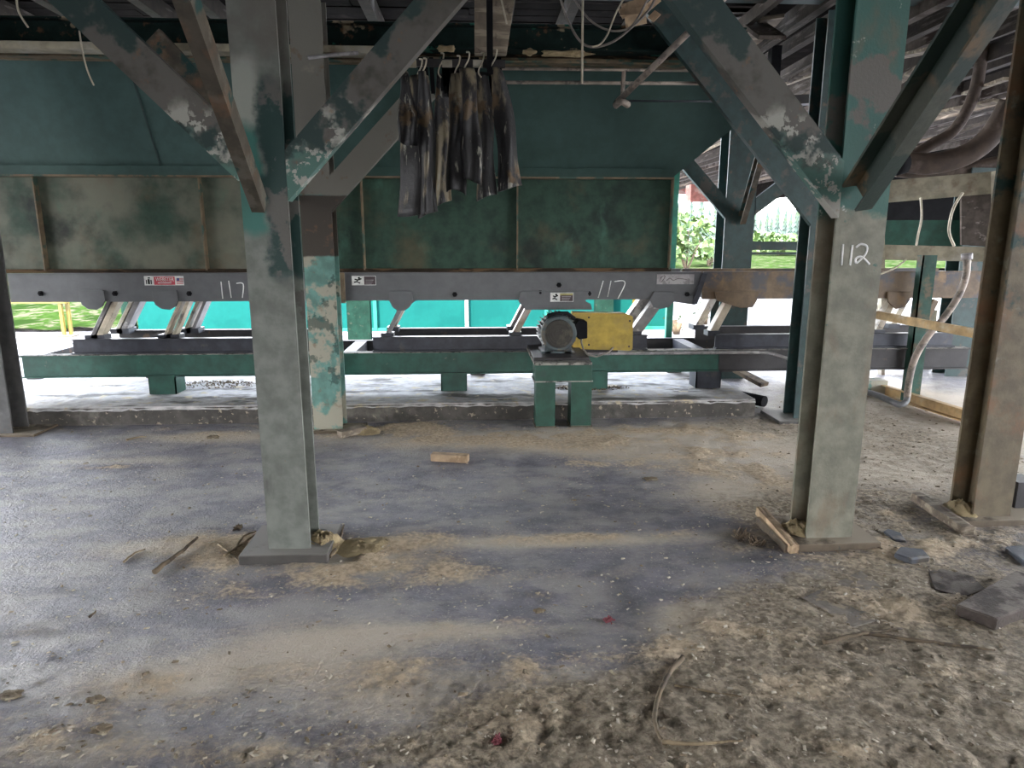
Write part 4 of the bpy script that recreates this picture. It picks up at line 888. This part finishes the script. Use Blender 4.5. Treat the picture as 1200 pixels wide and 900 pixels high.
# ------------------------------------------------------------------ floor objects
def onfloor(px,py,h=0): p=onZ(px,py,h); return Vector((p.x,p.y,fz(p.x,p.y)))
mb=MB(); a=onfloor(506,540); b_=onfloor(549,542); a.z+=.035;b_.z+=.032; mb.bar(a,b_,.07,.055); mb.bevel(.004).build; o=mb.build('wood_block',MAT['woodn'],None,False); tag(o,'small tan wood block lying on the floor in front of the plinth','wood block')
def stick(P,r,label,mat='bark',name='stick',group=None,cat='stick',rr=None):
    pts=[onfloor(*q)+Vector((0,0,r*.9)) for q in P]; pts=smoothpts(pts,6)
    rnd=random.Random(len(label)); pts=[p+Vector((rnd.uniform(-.2,.2)*r,rnd.uniform(-.2,.2)*r,rnd.uniform(0,.5)*r)) for p in pts]
    mat={'woodn':'stickp'}.get(mat,mat)
    n=len(pts); mb=MB(); mb.tube(pts,r,7,[r*(1.05-.6*i/n) for i in range(n)]); o=mb.build(name,MAT[mat],None,False); tag(o,label,cat,group); return o
stick([(181,674),(206,656),(232,635)],.014,'dark bark stick lying left of the nearest column base')
stick([(263,655),(285,640),(302,627)],.008,'thin pale stick ending at the nearest column base plate','woodn')
stick([(256,640),(270,652),(281,661)],.006,'short pale twig crossing the thin stick by the base plate','woodn')
stick([(276,648),(285,632),(300,625)],.007,'forked pale splinter left of the nearest column','woodn')
stick([(386,655),(397,640),(403,618)],.010,'upright bark sliver at the right edge of the nearest base plate')
stick([(800,775),(780,800),(768,835),(768,860),(776,872)],.010,'long curved bark strip at the bottom of the photo, bending left')
stick([(776,874),(810,878),(870,874)],.008,'pale bark strip joining the foot of the long curved strip','woodn')
stick([(790,805),(830,812),(868,822)],.005,'fine straw inside the curved bark strip','woodn')
stick([(965,757),(1010,749),(1056,743)],.010,'dark twig left half of the crossed pair in the right foreground')
stick([(1010,747),(1080,757),(1165,766)],.009,'long dark twig right half of the crossed pair in the right foreground')
stick([(145,660),(158,650),(170,645)],.006,'tiny straw piece in the dust left of the dark bark stick','woodn')
stick([(105,725),(110,721),(113,718)],.006,'tiny dark twig alone on the grey floor at left')
stick([(148,517),(160,514),(172,513)],.008,'thin straw on the floor in front of the left end of plinth','woodn')
# piece of timber leaning at B's plate
mb=MB(); a=onfloor(890,609); b_=onfloor(930,650); a.z+=.055; b_.z+=.03; mb.bar(a,b_,.05,.05,(0,0,1)); mb.rough(.003,3,1); tag(mb.build('timber_strip',MAT['woodn'],None,False),'split tan timber strip at the left edge of the base plate marked column 112','timber')
mb=MB(); a=onfloor(1074,588); b_=onfloor(1133,628); a.z+=.035; b_.z+=.03; mb.bar(a,b_,.07,.05,(0,0,1)); mb.rough(.003,3,2); tag(mb.build('timber_strip',MAT['wood'],None,False),'dusty brown timber strip at the left edge of the rusty right column base','timber')
mb=MB(); a=onZ(410,512); mb.bar((a.x-.08,a.y-.02,.03),(a.x+.1,a.y+.12,.04),.09,.05); tag(mb.rough(.003,2,4).build('wood_offcut',MAT['wood'],None,False),'dark wood offcut beside the peeling turquoise column base','wood block')
# flat slab etc.
def slab(P,h,mat,label,name,cat,zoff=0,seed=1):
    pts=[onZ(a,b_,h+zoff) for a,b_ in P]; mb=MB(); mb.prism([(p.x,p.y) for p in pts],-.0+zoff,h+zoff,'Z'); mb.bevel(.006)
    tag(mb.build(name,MAT[mat],None,False),label,cat)
slab([(1120,708),(1168,725),(1262,690),(1190,668)],.06,'slate','broken flat grey slab lying at the right edge of the floor','stone_slab','slab')
slab([(1048,648),(1068,655),(1090,652),(1082,643),(1055,640)],.035,'bluemetal','bluish scrap plate with dark edge right of the column marked 112','scrap_plate','scrap metal')
slab([(1035,622),(1047,632),(1063,634),(1056,624),(1040,619)],.015,'bluemetal','small bluish scrap piece furthest back right of the column marked 112','scrap_plate','scrap metal')
slab([(1085,662),(1095,690),(1130,700),(1156,690),(1140,675),(1110,668)],.008,'slate','thin dark mat lying behind the broken flat slab','floor_mat','mat')
slab([(1178,640),(1200,658),(1230,655),(1220,636)],.03,'bluemetal','dark edged plate cut off by the right edge of the photo','scrap_plate','scrap metal')
slab([(1010,668),(1068,716),(1000,735),(940,700)],.006,'fplate','thin floor plate with an open seam on its right side','floor_plate','plate')
mb=MB(); a=onZ(1188,603); b_=onZ(1215,603); mb.box(a.x,b_.x,a.y,a.y+.15,0,.20); tag(mb.build('stub_block',MAT['brownsteel'],None,False),'dark stub block right of the rusty column base','block')
def clod(px,py,s,label,mat='clod',flat=.5,seed=0,cat='clod',name='dirt_clod'):
    p=onfloor(px,py); mb=MB(); bmesh.ops.create_icosphere(mb.bm,subdivisions=3,radius=1); rnd=random.Random(seed)
    o1=[rnd.uniform(0,6) for _ in range(6)]
    for v in mb.bm.verts:
        c_=v.co.copy(); n_=1+.25*math.sin(c_.x*4+o1[0])*math.sin(c_.y*5+o1[1])+.15*math.sin(c_.z*9+o1[2]+c_.x*6)+.08*rnd.uniform(-1,1)
        v.co=Vector((p.x+c_.x*s*1.5*n_,p.y+c_.y*s*n_,p.z+s*flat*.6+c_.z*s*flat*n_))
    tag(mb.build(name,MAT[mat],None,False),label,cat)
clod(112,822,.020,'brown dirt clod in the left foreground, further from the camera',seed=1); clod(119,858,.022,'rounded brown dirt clod in the left foreground, nearer to the camera',seed=2)
clod(632,717,.016,'dark lump on the floor left of the reddish leaf tuft',seed=3); clod(12,815,.026,'dark elongated clod at the left edge of the foreground',seed=4,flat=.3)
clod(250,514,.03,'dark lump in front of the plinth at left',seed=5); clod(763,562,.03,'dark flat lump in the dust right of the drive stand',seed=6,flat=.3)
clod(895,469,.0,'x') if False else None
def tuft(px,py,s,label,seed,mat='redbit'):
    p=onfloor(px,py); mb=MB(); rnd=random.Random(seed)
    for k in range(26):
        a=rnd.uniform(0,6.28); e=rnd.uniform(.1,1.2); L=s*rnd.uniform(.5,1); c_=p+Vector((rnd.uniform(-.5,.5)*s,rnd.uniform(-.5,.5)*s,.004)); dv=Vector((math.cos(a)*math.cos(e),math.sin(a)*math.cos(e),math.sin(e)))*L
        mb.bar(c_,c_+dv,.004,.006)
    tag(mb.build('leaf_tuft',MAT[mat],None,False),label,'leaf tuft')
tuft(713,729,.026,'small reddish leaf tuft on the dark floor streak',1); tuft(582,872,.024,'second reddish leaf tuft near the bottom edge of the photo',2)
tuft(868,632,.06,'dark twiggy litter left of the column marked 112',3,'bark'); tuft(885,640,.05,'dark twiggy litter touching the tan timber strip',4,'bark')
tuft(280,620,.03,'dark curled bark crumb beside the thin sticks at the nearest column',6,'bark')

# ------------------------------------------------------------------ outside
mb=MB()
def gbox(x0,x1,y0,y1): mb.box(x0,x1,y0,y1,-.25,-.02)
gbox(-150,150,-60,320)
o=mb.build('ground',MAT['gravel'],None); o['kind']='structure'
# turquoise wall
WY=12.3; xw0=xz(160,370,WY)[0]; xw1=xz(787,370,WY)[0]
wl=thing('barrier_wall',((xw0+xw1)/2,WY,0),'bright turquoise sheet barrier wall standing in the sun behind the conveyor','wall')
sp=[xw0,xz(440,370,WY)[0]-0.0,xz(547,370,WY)[0],xz(640,370,WY)[0],xw1]
for a,b_ in zip(sp,sp[1:]): MB().box(a+.01,b_-.01,WY,WY+.04,-.02,.98).build('wall_sheet',MAT['turq'],wl)
for a in sp[1:4]: MB().box(a-.03,a+.03,WY-.05,WY,-.02,.98).build('wall_post',MAT['labw'] if a==sp[2] else MAT['bgreen'],wl)
MB().box(xw0,xw1,WY-.04,WY+.0,-.02,.06).build('wall_sill',MAT['bgreen'],wl)
def post(px0,px1,pyb,mat,lab,top=1.0,name='steel_post'):
    p=onZ(px0,pyb); q=onY(px1,pyb,p.y); mb=MB(); hcol(mb,p.x,q.x,p.y,.15,-.02,top,.012); tag(mb.build(name,MAT[mat],None),lab,'post')
post(145,157,389,'bpost','dark green back post left of the first conveyor springs',1.8)
post(171,180,389,'bpost','slim green back post between the two left spring pairs',1.8)
post(224,233,389,'bpost','dark green back post right of the second spring pair',1.8)
post(408,435,402,'bpost','broad green back post just right of the peeling turquoise column',1.8)
post(697,718,388,'bpost','speckled green back post above the yellow belt guard',1.8)
post(742,748,388,'yrail','yellow post at the right part of the turquoise wall',.9)
yr=thing('guard_railing',(onZ(78,394).x,onZ(78,394).y,0),'bright yellow pipe guard railing outside at the far left','railing')
p=onZ(78,395); q=onY(-60,352,p.y); zt=onY(78,352,p.y).z
MB().box(p.x-.07,p.x-.02,p.y,p.y+.05,0,zt+.3).build('post',MAT['yrail'],yr); MB().box(p.x+.01,p.x+.06,p.y+.06,p.y+.11,0,zt+.3).build('post',MAT['yrail'],yr)
MB().box(q.x,p.x+.06,p.y-.01,p.y+.05,zt-.05,zt+.01).build('rail',MAT['yrail'],yr); MB().box(q.x,p.x+.06,p.y-.01,p.y+.05,zt+.25,zt+.31).build('rail',MAT['yrail'],yr)
MB().box(p.x-.12,p.x+.12,p.y-.05,p.y+.16,-.02,.03).build('foot_plate',MAT['plateb'],yr)
# meadow
def meadow(name,x0,x1,y0,y1,lab,zf,n=70,seed=0):
    mb=MB(); g=[]
    for j in range(n+1):
        row=[]
        for i in range(n+1):
            x=x0+(x1-x0)*i/n; y=y0+(y1-y0)*(j/n)**1.6; row.append(mb.bm.verts.new((x,y,zf(x,y)+.12*(vnoise(np.array([x*2.]),np.array([y*1.3]),seed)[0]-.5))))
        g.append(row)
    for j in range(n):
        for i in range(n): mb.bm.faces.new([g[j][i],g[j][i+1],g[j+1][i+1],g[j+1][i]])
    tag(mb.build(name,MAT['grass'],None),lab,'grass',kind='stuff')
meadow('grass_bank',-24,-3.9,12.45,40,'dappled green grass bank outside beyond the yellow railing',lambda x,y:.07+max(0,(y-12.5))*.035)
meadow('meadow',2,90,36,230,'sunlit meadow beyond the yard at the right opening',lambda x,y:.09+min(1,(y-36)/40)*.3)
def bush(px,pyb,D,w,h,label,seed,n=900,mat='leaf',name='bush'):
    p=onY(px,pyb,D); mb=MB(); rnd=random.Random(seed); L=[]
    for k in range(9): L.append((rnd.uniform(-.6,.6)*w,rnd.uniform(-.5,.5)*w,rnd.uniform(.35,.8)*h,rnd.uniform(.25,.45)*w))
    for k in range(n):
        cx,cy_,cz,r=rnd.choice(L); v=Vector((rnd.gauss(0,1),rnd.gauss(0,1),rnd.gauss(0,1))).normalized()*r*rnd.uniform(.75,1.05); v.z*=h/w*.7
        c_=Vector((p.x+cx,D+cy_,cz))+v; 
        if c_.z<0: c_.z=rnd.uniform(0,.3)
        s=w*rnd.uniform(.05,.10); a=Vector((rnd.uniform(-1,1),rnd.uniform(-1,1),rnd.uniform(-1,1)))*s; b_=Vector((rnd.uniform(-1,1),rnd.uniform(-1,1),rnd.uniform(-1,1)))*s
        mb.face([c_-a,c_+b_,c_+a,c_-b_])
    r_=thing(name,(p.x,D,0),label,'bush')
    mb.build('foliage',MAT[mat],r_)
    mb=MB(); 
    for k in range(5): mb.tube([(p.x,D,0),(p.x+L[k][0]*.6,D+L[k][1]*.6,L[k][2])],.05,6)
    mb.build('stem',MAT['bark'],r_)
bush(805,300,34,2.4,3.2,'round yellow green bush seen beside the bright green post',1)
bush(830,300,40,2.0,1.8,'low green shrub right of the round bush',2)
bush(760,300,38,2.6,2.6,'green bush hidden mostly behind the end of the hopper',3)
bush(915,285,60,3.0,2.3,'pale green shrub in the middle of the right opening',4)
bush(1032,378,14,.35,.55,'small weed seen just right of the column marked 112',5,260)
bush(793,388,11.6,.25,.35,'sparse weed by the right end of the turquoise wall',6,60)
bush(826,378,13,.3,.5,'sparse weed seen under the brown trough end',7,80)
rnd=random.Random(30)
cb=None; cl='distant conifer in the tree line beyond the meadow'
for k in range(26):
    px=770+k*7.4+rnd.uniform(-2,2); D=rnd.uniform(120,150); h=rnd.uniform(5.5,9.5); p=onY(px,280,D)
    if cb is None:
        cb=thing('conifer_tree',(0,0,0),cl,'tree','conifers of the far tree line'); mb=MB(); r2=random.Random(5)
        for t in range(9):
            z=.12+t*.1; r=.20*(1-t/9.5)+.02; n=16
            ring=[mb.bm.verts.new(((r*(1.15 if q%2 else .55)*r2.uniform(.8,1.2))*math.cos(2*math.pi*q/n),(r*(1.15 if q%2 else .55)*r2.uniform(.8,1.2))*math.sin(2*math.pi*q/n),z-(.05 if q%2 else -.01)-.03*r2.random())) for q in range(n)]; apex=mb.bm.verts.new((0,0,z+.17))
            for q in range(n): mb.bm.faces.new([ring[q],ring[(q+1)%n],apex])
        fo=mb.build('foliage',MAT['leafc'],cb); tr=MB().cyl((0,0,0),(0,0,.5),.02,8).build('trunk',MAT['bark'],cb); o=cb
    else:
        o=cb.copy(); COL.objects.link(o)
        for ch in (fo,tr): c_=ch.copy(); COL.objects.link(c_); c_.parent=o
    o.location=(p.x,D,0); o.scale=(h*.9,h*.9,h)
# far eave of the right bay
fa=MB(); fa.box(2.8,9.9,25.6,25.7,3.25,3.74); tag(fa.build('fascia_board',MAT['fascia'],None),'red painted fascia at the far end of the right bay roof','fascia')
mb=MB(); p=onY(822,228,16); mb.box(p.x-.25,p.x+.25,16,16.4,onY(822,236,16).z,onY(822,216,16).z); 
tag(mb.build('hanging_box',MAT['fascia'],None),'small reddish box under the far roof, left of the back column','box')
for k,(x,y) in enumerate(((9.5,9.),(9.5,17),(9.5,25),(3.6,25))):
    mb=MB(); hcol(mb,x,x+.25,y,.25,0,3.5); tag(mb.build('steel_column',MAT['dteal'],None),'far dark column holding up the right bay roof','column','far columns of the right bay')

# ------------------------------------------------------------------ unseen back and left walls, openings shaped to limit the light
mb=MB(); mb.box(1.2,14,-7.1,-7,-.1,3.75); mb.box(-9,1.2,-7.1,-7,1.95,3.75); mb.box(-9,-3.0,-7.1,-7,-.1,1.95)  # header follows the light's upper edge; opening narrowed to cut back light
o=mb.build('wall_back_blocker',MAT['deck'],None); o['kind']='structure'
mb=MB(); mb.box(-9.1,-9,-7,.5,-.1,3.75); mb.box(-9.1,-9,.5,8.4,2.7,3.75)  # unseen, added to close part of the open left side against light
o=mb.build('wall_left_blocker',MAT['deck'],None); o['kind']='structure'
mb=MB(); mb.box(9.9,10,3,13,2.45,3.77); mb.box(9.9,10,13,26,2.95,3.77)
o=mb.build('wall_right',MAT['deck'],None); o['kind']='structure'
# ------------------------------------------------------------------ light
w=bpy.data.worlds.new('World'); S.world=w; w.use_nodes=True; nt=w.node_tree; bg=nt.nodes['Background']
tc=nt.nodes.new('ShaderNodeTexCoord'); sp_=nt.nodes.new('ShaderNodeSeparateXYZ'); nt.links.new(tc.outputs['Generated'],sp_.inputs[0])
cr=nt.nodes.new('ShaderNodeValToRGB'); nt.links.new(sp_.outputs[2],cr.inputs[0]); e=cr.color_ramp.elements
e[0].position=0; e[0].color=(1,.98,.96,1); e[1].position=.6; e[1].color=(.72,.83,1,1); cr.color_ramp.elements.new(.15).color=(.92,.95,1,1)
nt.links.new(cr.outputs[0],bg.inputs[0]); bg.inputs[1].default_value=1.5
sd=bpy.data.lights.new('sun','SUN'); sd.energy=2.4; sd.angle=R(1); sd.color=(1,.94,.84); so=bpy.data.objects.new('sun',sd); COL.objects.link(so)
so.rotation_euler=Vector((.45,.5,-1)).to_track_quat('-Z','Y').to_euler()
S.view_settings.view_transform='Standard'; S.view_settings.look='None'; S.view_settings.gamma=1; S.view_settings.exposure=3.8
try: S.view_settings.use_curve_mapping=False
except Exception: pass
S.cycles.use_denoising=True; S.cycles.max_bounces=8; S.cycles.diffuse_bounces=5
try: S.cycles.denoiser='OPENIMAGEDENOISE'
except Exception: pass
S.cycles.sample_clamp_indirect=6
